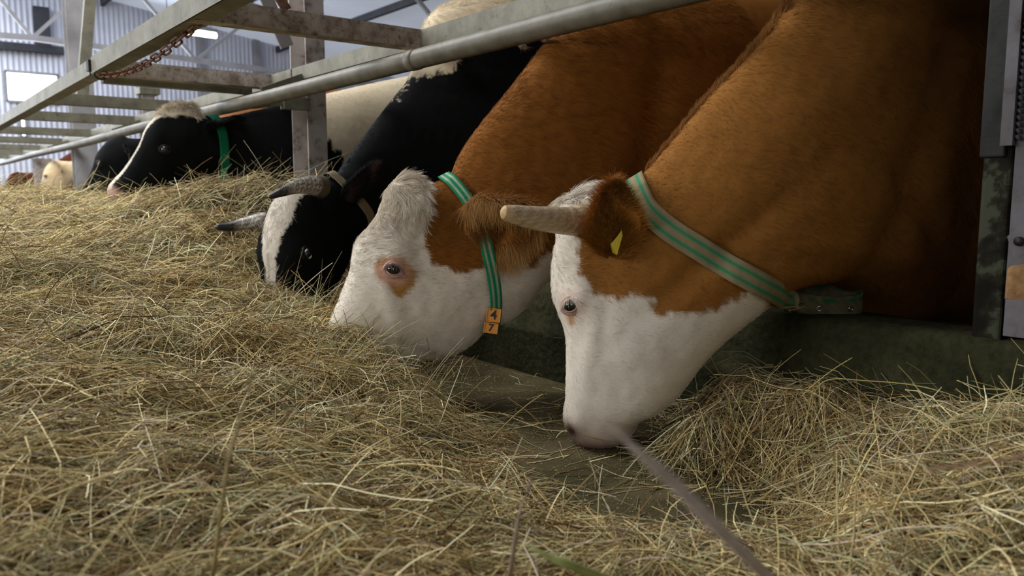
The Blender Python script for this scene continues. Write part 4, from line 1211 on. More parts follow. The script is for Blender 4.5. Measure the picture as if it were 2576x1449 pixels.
def solid(col, face=None, body=None):
    def f(c, s, z, u, w):
        cc = np.tile(col, (len(s), 1))
        Pa = c.P(0, 0); aa = c.P(1, 0) - Pa; L2 = aa @ aa
        t = ((s - Pa[0]) * aa[0] + (z - Pa[1]) * aa[1]) / L2
        if body is not None:
            cc = np.where((s < -0.8)[:, None], body, cc)
        if face is not None:
            fr = ((s - Pa[0]) * -aa[1] + (z - Pa[1]) * aa[0]) / L2
            cc = np.where(((np.abs(u) < 0.03) & (fr > 0.03) & (t < 1.1) & (t > -0.1))[:, None], face, cc)
            cc = mixc(cc, PINK, 0.7 * np.clip((t - 0.9) / 0.05, 0, 1) * (s > -0.1))
        return cc
    return f
far_cow((318, 352, 5.6), -72, -92, math.radians(34), 0.56, 1.22, 'all-black cow half hidden behind the striped black cow, muzzle in the hay', solid(BLACK), 61)
far_cow((150, 408, 10.4), -72, -95, math.radians(30), 0.56, 1.34, 'cream cow feeding beyond the all-black cow', solid(CREAM * np.array([1.0, 0.9, 0.78]), WHITE), 62)
far_cow((385, 405, 6.8), -80, -94, math.radians(30), 0.54, 1.61, 'tall tan cow showing only its back above the neck rail', solid(np.array(srgb(136, 90, 58)), WHITE), 63)
far_cow((48, 436, 13.4), -72, -92, math.radians(30), 0.56, 1.34, 'dark red-brown cow farthest along the row', solid(np.array(srgb(78, 38, 22))), 64)
# ================================================================== setting
XC = 1.666                     # alley face of the feed curb
CURB_Z = 0.315
YF = 20.0                      # far gable wall
def sbox(name, lo, hi, mat, kind='structure', bev=0.0):
    mb = MB(); mb.box(lo, hi); o = mb.build(name, mat)
    if bev: bevel(o, bev)
    if kind: o['kind'] = kind
    return o
# alley floor with slight unevenness
sbox('floor', (-7.6, -4, -0.25), (XC + 0.02, YF, 0.0), M['floor'])
sbox('floor_stalls', (XC + 0.15, -4, -0.35), (12.2, YF, -0.1), M['stall_floor'])
# curb: a rough cast kerb with a rounded, chipped edge
def curb():
    ys = np.concatenate([np.arange(-1.5, 6, 0.02), np.arange(6, YF, 0.25)])
    prof = [(0, -0.05), (0, 0.05), (0, 0.14), (-0.004, 0.150), (0.004, 0.158), (0.004, 0.22), (0.004, 0.28), (0.010, 0.304), (0.024, CURB_Z), (0.08, CURB_Z + 0.002), (0.15, CURB_Z), (0.21, CURB_Z - 0.003), (0.225, CURB_Z - 0.02), (0.23, 0.1), (0.23, -0.2)]
    n = len(prof); V = []
    for y in ys:
        for i, (x, z) in enumerate(prof): V.append((XC + x, y, z))
    V = np.array(V)
    w = np.tile(np.array([0, 1, 1, 1, 1, 1, 1, 1, 1, .6, .6, .6, .3, 0, 0]), len(ys))
    V[:, 0] += w * (0.003 * wnoise(V, 0.05, 2) + 0.002 * wnoise(V, 0.02, 5)); V[:, 2] += w * 0.003 * wnoise(V, 0.06, 7) * (V[:, 2] > 0.1)
    q = [(i * n + j, (i + 1) * n + j, (i + 1) * n + j + 1, i * n + j + 1) for i in range(len(ys) - 1) for j in range(n - 1)]
    o = mesh_from('trim_1', V, None, M['curb'], quads=np.array(q))
    bm = bmesh.new(); bm.from_mesh(o.data); bmesh.ops.recalc_face_normals(bm, faces=bm.faces); bm.to_mesh(o.data); bm.free()
    o['kind'] = 'structure'; o['label'] = 'mossy dark concrete feed curb along the stalls'
curb()
mb = MB()
ys_ = np.arange(0.45, 2.2, 0.03); zz_ = 0.155 + 0.006 * np.sin(ys_ * 9) + 0.012 * (1.4 - ys_)
P_ = np.stack([np.full(len(ys_), XC + 0.002), ys_, zz_], 1); P_[:, 2] += 0.002 * wnoise(P_, 0.05, 3)
mb.tube([tuple(p) for p in P_], list(0.0022 + 0.0012 * wnoise(P_, 0.04, 6)), 6)
mb.build('trim_3', noisy('lime_streak', [(0.3, srgb(92, 88, 72)), (0.7, srgb(126, 120, 104))], 30, 0.9), None, True)['kind'] = 'structure'

def corrugated(name, p0, ud, vd, ul, vl, pitch_, amp, mat, holes=()):
    """sheet with ribs running along vd; holes are (u0, u1, v0, v1)"""
    p0, ud, vd = np.array(p0, float), np.array(ud, float), np.array(vd, float)
    nd = np.cross(ud, vd); nd /= np.linalg.norm(nd)
    us = np.arange(0, ul + 1e-6, pitch_ / 6); 
    vs = sorted(set([0, vl] + [h for q in holes for h in q[2:]]))
    off = amp * np.tanh(2.2 * np.sin(us / pitch_ * 2 * math.pi))
    V = np.array([p0 + ud * u + vd * v + nd * o for v in vs for u, o in zip(us, off)])
    n = len(us); q = []
    for j in range(len(vs) - 1):
        for i in range(n - 1):
            uc, vc = (us[i] + us[i + 1]) / 2, (vs[j] + vs[j + 1]) / 2
            if any(a < uc < b and c < vc < d for a, b, c, d in holes): continue
            q.append((j * n + i, j * n + i + 1, (j + 1) * n + i + 1, (j + 1) * n + i))
    o = mesh_from(name, V, None, mat, quads=np.array(q), smooth=False); o['kind'] = 'structure'
    return o
def roof_z(x): return 5.45 - 0.145 * abs(x - 0.5)
# far gable wall with daylight openings
X0, X1 = -7.6, 12.2
def wp(px, py): return on_y(px, py, YF)
a0, a1 = wp(12, 178), wp(150, 262)
win = [(a0[0] - X0, a1[0] - X0, a1[2], a0[2])]
for (x0, y0, x1, y1) in ((47, 262, 68, 345), (212, 245, 230, 345)):
    u0, u1 = wp(x0, y0), wp(x1, y1); win.append((u0[0] - X0, u1[0] - X0, u1[2], u0[2]))
corrugated('wall_far', (X0, YF, 0), (1, 0, 0), (0, 0, 1), X1 - X0, 5.5, 0.105, 0.014, M['sheet'], win)
for k, (u0, u1, v0, v1) in enumerate(win):
    o = sbox('window_%d' % (k + 1), (X0 + u0, YF + 0.05, v0), (X0 + u1, YF + 0.07, v1), M['daylight'])
    mb = MB()
    for (p, q) in (((u0, v0), (u1, v0)), ((u1, v0), (u1, v1)), ((u1, v1), (u0, v1)), ((u0, v1), (u0, v0))):
        mb.bar((X0 + p[0], YF, p[1]), (X0 + q[0], YF, q[1]), 0.05, 0.09, (0, 1, 0))
    mb.build('window_frame', M['truss'], o)
# long walls: low blockwork, an added band of glowing panes on the left, sheet above
sbox('wall_left', (-7.75, -4, 0), (-7.6, YF, 1.5), M['stall_floor'])
corrugated('wall_left_upper', (-7.6, -4, 3.05), (0, 1, 0), (0, 0, 1), 24, 1.3, 0.22, 0.022, M['sheet'])
corrugated('wall_right', (12.2, -4, -0.1), (0, 1, 0), (0, 0, 1), 24, 4.0, 0.22, 0.022, M['dark_sheet'])
corrugated('wall_near', (-7.6, -4, 0), (1, 0, 0), (0, 0, 1), 19.8, 5.5, 0.22, 0.022, M['dark_sheet'])
M['pane_soft'] = emit('glowing_pane', (0.9, 0.95, 1.0), 2.2)
o = sbox('wall_left_front', (-7.72, -4, 1.5), (-7.60, 2.5, 3.05), M['dark_sheet'])
o = sbox('window_4', (-7.72, 2.5, 1.5), (-7.66, YF, 3.05), M['pane_soft'])
mb = MB()
for y in np.arange(2.5, 20.1, 1.46): mb.bar((-7.62, y, 1.5), (-7.62, y, 3.05), 0.06, 0.06, (0, 1, 0))
mb.bar((-7.62, 2.5, 1.5), (-7.62, YF, 1.5), 0.06, 0.06); mb.bar((-7.62, 2.5, 3.05), (-7.62, YF, 3.05), 0.06, 0.06)
mb.build('window_frame', M['truss'], o)
sbox('wall_light_blocker', (1.80, -4, -0.1), (1.84, 0.42, 3.4), M['dark_sheet'])  # unseen partition added to keep rear light off the nearest cow's flank
# roof slopes with the translucent ridge strip between them
sl = math.atan(0.145)
corrugated('ceiling', (0.9, -4, roof_z(0.9)), (0, 1, 0), (math.cos(sl), 0, -math.sin(sl)), 9.4, 11.5 / math.cos(sl), 0.2, 0.02, M['roof'])
corrugated('ceiling_far', (0.9, 5.4, roof_z(0.9)), (0, 1, 0), (math.cos(sl), 0, -math.sin(sl)), 14.6, 11.5 / math.cos(sl), 0.2, 0.02, M['glow_roof'])
corrugated('ceiling_left', (-1.8, -4, roof_z(-1.8)), (0, 1, 0), (-math.cos(sl), 0, -math.sin(sl)), 24, 6.0 / math.cos(sl), 0.2, 0.02, M['roof'])
sbox('window_5', (-1.85, 2.5, 5.42), (0.95, YF, 5.44), M['pane_soft'])
sbox('ceiling_ridge', (-1.85, -4, 5.42), (0.95, 2.5, 5.44), M['dark_sheet'])
mb = MB()
for x in (2.2, 4.2, 6.2, 8.2, 10.2): mb.bar((x, -4, roof_z(x) - 0.10), (x, YF, roof_z(x) - 0.10), 0.08, 0.14)
for x in (-2.4, -4.4, -6.4): mb.bar((x, -4, roof_z(x) - 0.10), (x, YF, roof_z(x) - 0.10), 0.08, 0.14)
mb.build('trim_2', M['dark_steel'])['kind'] = 'structure'
# roof trusses across the barn
def truss(y):
    mb = MB()
    L = []
    xs = np.linspace(-7.4, 12.0, 15)
    top = [(x, y, roof_z(x) - 0.22) for x in xs]; bot = [(x, y, 2.95 + 0.35 * (1 - abs(x - 2.3) / 9.7)) for x in xs]
    for i in range(14):
        mb.bar(top[i], top[i + 1], 0.10, 0.10, (0, 1, 0)); mb.bar(bot[i], bot[i + 1], 0.10, 0.09, (0, 1, 0))
        mb.bar(bot[i] if i % 2 else top[i], top[i + 1] if i % 2 else bot[i + 1], 0.06, 0.06, (0, 1, 0))
    o = mb.build('roof_truss', M['truss'])
    return o
for y, lb in ((6.6, 'lattice roof truss nearest above the feed alley'), (11.5, 'second lattice roof truss along the barn'), (16.4, 'lattice roof truss nearest the far wall')):
    tag(truss(y), lb, 'roof truss', 'roof trusses')
# dark rail and short wind posts on the far wall
mb = MB(); p0, p1 = wp(-40, 112), wp(158, 130); mb.bar((p0[0], YF - 0.1, p0[2]), (p1[0], YF - 0.1, p1[2]), 0.12, 0.16, (0, 0, 1))
p0 = wp(100, 20); mb.bar((p0[0], YF - 0.12, p0[2]), (p0[0], YF - 0.12, wp(100, 118)[2]), 0.3, 0.1, (0, 1, 0))
for x in (500, 640, 820): p0 = wp(x, 60); m2 = MB(); m2.bar((p0[0], YF - 0.1, 0), (p0[0], YF - 0.1, roof_z(p0[0])), 0.14, 0.1, (0, 1, 0)); m2.build('trim_%d' % (x // 100), M['truss'])['kind'] = 'structure'
tag(mb.build('wall_rail', M['dark_steel']), 'dark horizontal rail fixed to the corrugated far wall', 'rail')
# fluorescent lamp
lp0, lp1 = on_d(408, 70, 12.5), on_d(543, 90, 13.2)
rl = empty('fluorescent_lamp', tuple((lp0 + lp1) / 2), 'long white fluorescent lamp glowing under the roof', 'lamp')
mid = (lp0 + lp1) / 2; d_ = (lp1 - lp0)
mb = MB(); mb.bar(tuple(lp0 + np.array([0, 0, .07])), tuple(lp1 + np.array([0, 0, .07])), 0.12, 0.05); mb.build('housing', M['truss'], rl)
for a_, b_ in ((0.0, 0.36), (0.40, 1.0)):
    mb = MB(); mb.tube([tuple(lp0 + d_ * a_), tuple(lp0 + d_ * b_)], 0.045, 12); mb.build('lamp_tube', M['tube'], rl, True)
mb = MB()
for f in (0.1, 0.9):
    p = lp0 + d_ * f; mb.tube([tuple(p + np.array([0, 0, .09])), (p[0], p[1], roof_z(p[0]) - 0.05)], 0.006, 6)
mb.build('hanger', M['dark_steel'], rl)

# ================================================================== feed fence
# neck pipe
mb = MB(); PX = 1.47; PZ = CAM_H + (1.115 - CAM_H) * PX / XC
mb.tube([(PX, y, PZ + 0.004 * math.sin(y * 1.3)) for y in np.concatenate([np.arange(-1.2, 8, 0.3), np.arange(8, YF, 1.0)])], 0.0335, 24)
pipe = mb.build('neck_rail', M['pipe'], None, True); tag(pipe, 'long round grey steel pipe running above the necks of the cows', 'pipe')
mb = MB(); p = on_x(1043, 150, PX); mb.tube([(PX, p[1] - 0.022, PZ), (PX, p[1] + 0.022, PZ)], 0.0355, 24)
mb.build('pipe_sleeve', M['pipe'], pipe, True)
# ladder frame overhead
ZF = 1.2
YBARS = [2.72, 4.23, 5.80, 7.15, 8.9, 10.5, 12.1, 13.7, 15.3]
fr = empty('feed_fence_frame', (1.25, 7.0, ZF), 'flat ladder of angle-iron rails and crossbars hung over the feed alley', 'frame')
def angle(a, b, leg=0.062, th=0.006, updir=1, side_=1):
    """L-section: an upright leg and a flat leg"""
    a, b = np.array(a, float), np.array(b, float); t = (b - a) / np.linalg.norm(b - a)
    s = np.cross(t, [0, 0, 1.0]); s /= np.linalg.norm(s)
    mb = MB(); mb.bar(tuple(a), tuple(b), th, leg)
    mb.bar(tuple(a + s * side_ * leg / 2 + np.array([0, 0, -leg / 2 + th / 2])), tuple(b + s * side_ * leg / 2 + np.array([0, 0, -leg / 2 + th / 2])), leg, th)
    return mb
XL, XR = 0.83, 1.70
jy = on_z(222, 165, ZF)[1]
angle((XL, -0.4, ZF), (XL, jy - 0.02, ZF), 0.075).build('side_rail', M['steel'], fr)
angle((XL, jy + 0.03, ZF - 0.003), (XL, YF - 3, ZF - 0.003), 0.070).build('side_rail', M['steel'], fr)
angle((XR, -0.4, ZF), (XR, 3.95, ZF), 0.066).build('side_rail', M['steel'], fr)
angle((XR, 3.97, ZF), (XR, YF - 3, ZF), 0.066).build('side_rail', M['steel'], fr)
for i, y in enumerate(YBARS):
    angle((XL + 0.01, y, ZF - 0.002), (XR, y, ZF - 0.002), 0.072 if i < 2 else 0.07, side_=-1).build('crossbar', M['steel_rusty'] if i in (0, 1) else M['steel'], fr)
mb = MB(); mb.bar((XL + 0.06, YBARS[1] + 0.10, ZF - 0.05), (XR - 0.08, YBARS[1] + 0.10, ZF - 0.05), 0.05, 0.035); mb.build('brace_bar', M['steel'], fr)
mb = MB(); mb.bar((XL, jy - 0.02, ZF), (XL, jy + 0.03, ZF), 0.03, 0.05); o = mb.build('joint_pad', M['black'], fr); tag(o, 'black rubber pad at the joint')
for y in (3.95, 7.1, 10.2):
    mb = MB(); mb.bar((XR, y - 0.12, ZF - 0.03), (PX + 0.02, y - 0.12, PZ + 0.03), 0.05, 0.02, (0, 1, 0)); mb.build('clamp_plate', M['steel'], fr)
# leaning strut up to the roof
mb = MB(); a_ = on_z(205, 262, ZF); bt = on_y(226, 0, a_[1] + 0.15); dr = (bt - a_)
mb.bar(tuple(a_), tuple(a_ + dr * (3.2 - ZF) / dr[2]), 0.07, 0.05, (0, 1, 0)); mb.build('hanger_strut', M['steel'], fr)
# chain from the rail joint to the crossbar
def chain():
    A_ = np.array([XL + 0.03, jy - 0.05, ZF - 0.045]); B_ = np.array(on_y(512, 40, YBARS[0] + 0.03)); 
    rc = empty('chain', tuple(A_), 'rusty steel chain slung under the overhead frame', 'chain')
    n = 22; L = np.linalg.norm(B_ - A_)
    def curve(t): return A_ * (1 - t) + B_ * t + np.array([0, 0, -0.055 * 4 * t * (1 - t)])
    for i in range(n):
        t0, t1 = (i - 0.12) / n, (i + 1.12) / n
        p, q = curve(max(t0, 0)), curve(min(t1, 1)); m = (p + q) / 2; ax = (q - p); hl = np.linalg.norm(ax) / 2; ax /= np.linalg.norm(ax)
        s = np.cross(ax, [0, 0, 1]); s /= np.linalg.norm(s); u = np.cross(s, ax)
        w = (s if i % 2 else u) * 0.5 + (u if i % 2 else -s) * 0.5; w /= np.linalg.norm(w)
        pts = []
        for k in range(17):
            a = 2 * math.pi * k / 16; ca, sa = math.cos(a), math.sin(a)
            pts.append(tuple(m + ax * (hl - 0.012) * np.sign(ca) * min(1, abs(ca) * 3) + ax * 0.012 * ca + w * 0.013 * sa))
        mb = MB(); mb.tube(pts, 0.0042, 7, cap=False); mb.build('link', M['rust'], rc, True)
    mb = MB(); mb.tube([tuple(A_ + np.array([math.cos(t) * 0.028, 0.0, math.sin(t) * 0.02])) for t in np.linspace(0, 2 * math.pi, 17)], 0.005, 8, cap=False)
    mb.build('ring', M['dark_steel'], rc, True)
chain()

def ibeam_post(y, z0, z1, wx, dy, label, mat=None, x0=1.76, extras=None):
    r = empty('steel_post', (x0, y, z0), label, 'post', 'steel posts along the curb')
    mb = MB(); t = 0.009
    mb.box((x0, y - dy / 2, z0), (x0 + wx, y - dy / 2 + t, z1)); mb.build('flange', mat or M['post'], r)
    mb = MB(); mb.box((x0, y + dy / 2 - t, z0), (x0 + wx, y + dy / 2, z1)); mb.build('flange', mat or M['post'], r)
    mb = MB(); mb.box((x0 + wx - 0.02, y - dy / 2 + t, z0), (x0 + wx - 0.012, y + dy / 2 - t, z1)); mb.build('web', M['steel_rusty'], r)
    if extras: extras(r)
    return r
def post2(r):
    mb = MB(); bz = on_x(702, 270, 1.70)[2]; mb.bar((1.63, 3.93, bz), (1.77, 3.93, bz), 0.05, 0.06); mb.bar((PX, 3.93, PZ - 0.03), (1.65, 3.93, bz), 0.03, 0.02); mb.build('bracket', M['steel'], r)
    mb = MB(); p = on_y(722, 118, 3.96); d = on_y(668, -10, 3.96) - p; mb.bar(tuple(p), tuple(p + d * 3.0), 0.07, 0.012, (0, 1, 0)); mb.build('knee_brace', M['truss'], r)
    mb = MB(); p = on_y(722, 26, 3.93); d = on_y(698, -14, 3.93) - p; mb.bar(tuple(p), tuple(p + d * 1.5), 0.05, 0.012, (0, 1, 0)); mb.build('lug', M['rust'], r)
ibeam_post(4.02, CURB_Z - 0.01, 4.7, 0.105, 0.20, 'tall steel I-beam post between the horned black cow and the striped black cow', extras=post2)
def cap_(r):
    mb = MB(); mb.box((1.74, 7.12, 1.42), (1.90, 7.28, 1.47)); mb.build('cap_plate', M['steel'], r)
ibeam_post(7.2, CURB_Z - 0.01, 1.42, 0.10, 0.12, 'short steel post behind the striped black face', extras=cap_)
ibeam_post(10.25, CURB_Z - 0.01, 4.6, 0.24, 0.2, 'wide pale roof post past the all-black cow', mat=M['truss'])
ibeam_post(13.2, CURB_Z - 0.01, 1.10, 0.22, 0.2, 'farthest pale post along the curb')
# right-hand post: concrete foot, steel channel above, angle beside it
rp = empty('corner_post', (1.70, 0.62, CURB_Z), 'dark post with peeling paint and a steel channel, at the right edge', 'post')
foot = [on_x(2442, 828, 1.70)[1], on_x(2515, 860, 1.70)[1]]
mb = MB(); mb.box((1.70, foot[1], CURB_Z - 0.01), (1.86, foot[0], 0.70)); bevel(mb.build('concrete_foot', M['curb_post'], rp), 0.008, 3)
yb0, yb1 = on_x(2468, 300, 1.69)[1], on_x(2533, 300, 1.69)[1]
mb = MB(); mb.box((1.69, yb1, 0.67), (1.90, yb0, 4.6)); bevel(mb.build('steel_channel', M['channel'], rp), 0.004)
mb = MB(); ya, yb = on_x(2522, 300, 1.67)[1], on_x(2553, 300, 1.67)[1]; mb.box((1.665, yb, 0.69), (1.69, ya, 4.6)); mb.build('angle_strip', M['plate'], rp)
mb = MB(); ya, yb = on_x(2560, 300, 1.68)[1], on_x(2680, 300, 1.68)[1]; mb.box((1.68, yb, 0.40), (1.78, ya, 4.6)); mb.build('side_plate', M['plate'], rp)
# weld beads
mb = MB(); ya = on_x(2560, 300, 1.66)[1]
for z in np.arange(0.7, 1.0, 0.012): mb.tube([(1.672, ya - 0.002, z), (1.672, ya + 0.004, z + 0.008)], 0.004, 6)
mb.build('weld_seam', M['dark_steel'], rp, True)
# salt lick holder
def salt():
    X = 1.568
    y0, y1 = on_x(2524, 760, X)[1], on_x(2700, 760, X)[1]     # image left edge, right edge
    zt, zb = on_x(2530, 752, X)[2], on_x(2535, 850, X)[2]
    r = empty('salt_holder', (X, (y0 + y1) / 2, zb), 'grey sheet-metal salt holder box hung on the right-hand post', 'salt holder')
    D = 0.10; t = 0.003
    mb = MB()
    mb.box((X, y1, zb), (X + t, y0, zt)); mb.box((X, y1, zb), (X + D, y0, zb + t)); mb.box((X, y0 - t, zb), (X + D, y0, zt)); mb.box((X, y1, zb), (X + D, y1 + t, zt)); mb.box((X + D, y1, zb), (X + D + t, y0, zt))
    mb.build('tray', M['plate'], r)
    # triangular hanging plate with its bolt hole
    hy, hz = on_x(2565, 607, X + D)[1:]
    mb = MB()
    V = [(X + D, y0, zt), (X + D, hy + 0.022, hz + 0.008), (X + D, hy, hz + 0.03), (X + D, hy - 0.05, hz + 0.03), (X + D, y1, zt)]
    mb.add(V + [(x + t, y, z) for x, y, z in V], [(0, 1, 2, 3, 4), (9, 8, 7, 6, 5)] + [(i, (i + 1) % 5, (i + 1) % 5 + 5, i + 5) for i in range(5)])
    mb.build('hanging_plate', M['plate'], r)
    mb = MB(); mb.tube([(X + D - 0.006, hy, hz), (X + D - 0.001, hy, hz)], 0.009, 12); mb.build('bolt', M['black'], r, True)
    mb = MB(); ym = on_x(2547, 700, X + 0.05)[1]
    mb.box((X + 0.012, y1 + 0.02, zb + 0.01), (X + D - 0.006, ym, on_x(2547, 664, X + 0.05)[2]))
    o = mb.build('mineral_block', noisy('salt_block', [(0.3, srgb(112, 82, 52)), (0.6, srgb(150, 116, 78))], 30, 0.9, bump=0.6, bscale=60, bdist=0.006)); bevel(o, 0.012, 4)
    tag(o, 'brown mineral salt block sitting in the sheet-metal holder', 'salt block')
salt()

# ================================================================== hay
HP = [  # photo point, distance -> height control
    (-250, 470, 4.6), (0, 466, 4.4), (100, 478, 4.4), (180, 500, 4.5), (330, 512, 3.9), (430, 498, 3.8), (520, 482, 3.6), (600, 455, 3.45), (690, 438, 3.35), (740, 452, 3.3),
    (0, 560, 3.2), (300, 585, 3.0), (560, 540, 3.0), (620, 620, 2.9), (-200, 620, 2.5), (150, 650, 2.5), (400, 680, 2.5), (620, 720, 2.5), (700, 770, 2.45), (780, 800, 2.3), (850, 830, 2.15),
    (0, 760, 1.95), (300, 800, 1.9), (560, 820, 2.0), (-300, 900, 1.4), (0, 930, 1.45), (300, 960, 1.5), (560, 960, 1.65), (800, 930, 1.85), (950, 905, 2.0), (985, 935, 2.0),
    (0, 1130, 1.1), (300, 1150, 1.15), (600, 1130, 1.3), (800, 1080, 1.5), (950, 1010, 1.75), (1030, 990, 1.86), (-200, 1500, 0.7), (100, 1449, 0.82), (400, 1449, 0.88), (700, 1449, 0.92), (700, 1280, 1.08), (1000, 1449, 0.95),
    (1000, 1150, 1.45), (1200, 1090, 1.92), (1000, 1280, 1.2), (1230, 1200, 1.56), (1380, 1250, 1.53), (1250, 1330, 1.20), (1300, 1449, 1.02), (1550, 1380, 1.24), (1600, 1449, 1.08), (1800, 1449, 1.10), (2000, 1449, 1.06), (2000, 1380, 1.25),
    (2300, 1449, 0.98), (2300, 1330, 1.15), (2576, 1449, 0.90), (2576, 1300, 1.05), (2400, 1200, 1.30), (2576, 1150, 1.22), (2576, 1040, 1.42), (2400, 1075, 1.47), (2200, 1180, 1.45), (2200, 1060, 1.60), (2050, 1000, 1.72), (2000, 1150, 1.62),
    (1850, 955, 1.86), (1780, 985, 1.85), (1750, 1050, 1.80)]
HZ = [  # bare alley concrete
    (1080, 955), (1120, 1000), (1200, 1035), (1280, 1050), (1150, 1040),     (1100, 930), (1160, 915), (1250, 960), (1180, 1000), (1330, 1000), (1400, 985), (1380, 1110), (1500, 1140), (1450, 1180), (1600, 1160), (1700, 1200), (1800, 1240), (1600, 1260), (1750, 1300), (1850, 1290), (1900, 1240), (1640, 1090), (1900, 1330), (1500, 1230), (1420, 1170), (1300, 960), (1130, 960), (1380, 1040), (1560, 1230), (1680, 1290), (1650, 1130), (1720, 1130)]
cp = np.array([on_d(*q) for q in HP] + [on_z(x, y, 0.0) - np.array([0, 0, 0.006]) for x, y in HZ] + [np.array(v) for v in [(-2.2, 3, 0.05), (-2.2, 1, 0.02), (-1.8, 5, 0.25), (-2.2, 7, 0.1), (1.5, 6, 0.55), (0.5, 6, 0.60), (1.0, 8, 0.48), (0.8, 11, 0.45), (0, 9, 0.45), (1.6, 13, 0.4), (0.5, 16, 0.4), (0.5, 19, 0.35),
                                                                                                                    (-0.5, -0.4, 0.22), (0.5, -0.6, 0.16), (1.2, -0.5, 0.14), (-1.6, 0.2, 0.15), (1.55, 3.3, 0.50), (1.6, 2.6, 0.10), (1.6, 4.6, 0.5), (1.4, 2.5, 0.12)]])
cp[:, 2] = np.clip(cp[:, 2], -0.008, 0.68)
def hay_z(x, y):
    x = np.asarray(x, float); y = np.asarray(y, float)
    num = np.zeros(x.shape); den = np.zeros(x.shape) + 1e-12
    for (a, b, z) in cp:
        r2 = (x - a) ** 2 + (y - b) ** 2
        sc = 0.02 + 0.015 * math.hypot(a, b)
        w = 1 / (r2 + sc * sc) ** 2
        num += w * z; den += w
    z = num / den
    p = np.stack([x, y, 0 * x], -1)
    am = np.clip(z / 0.1, 0, 1)
    return z + am * (0.014 * wnoise(p, 0.25, 1) + 0.010 * wnoise(p, 0.10, 4))
gx = np.arange(-2.4, 1.665, 0.03); gy = np.concatenate([np.arange(-0.8, 5.0, 0.03), np.arange(5.0, 19.9, 0.15)])
GX, GY = np.meshgrid(gx, gy, indexing='ij'); GZ = hay_z(GX, GY) - 0.03
V = np.stack([GX, GY, np.where(GZ < -0.004, -0.004, GZ)], -1).reshape(-1, 3)
ny = len(gy); ii, jj = np.meshgrid(np.arange(len(gx) - 1), np.arange(ny - 1), indexing='ij'); a = (ii * ny + jj).ravel()
Q = np.stack([a, a + ny, a + ny + 1, a + 1], 1)
keepq = (V[Q][:, :, 2].max(1) > 0.001)
hb = mesh_from('hay_bed', V, None, M['hay_bed'], quads=Q[keepq]); tag(hb, 'matted brown hay underneath the loose stalks', 'hay', kind='stuff')

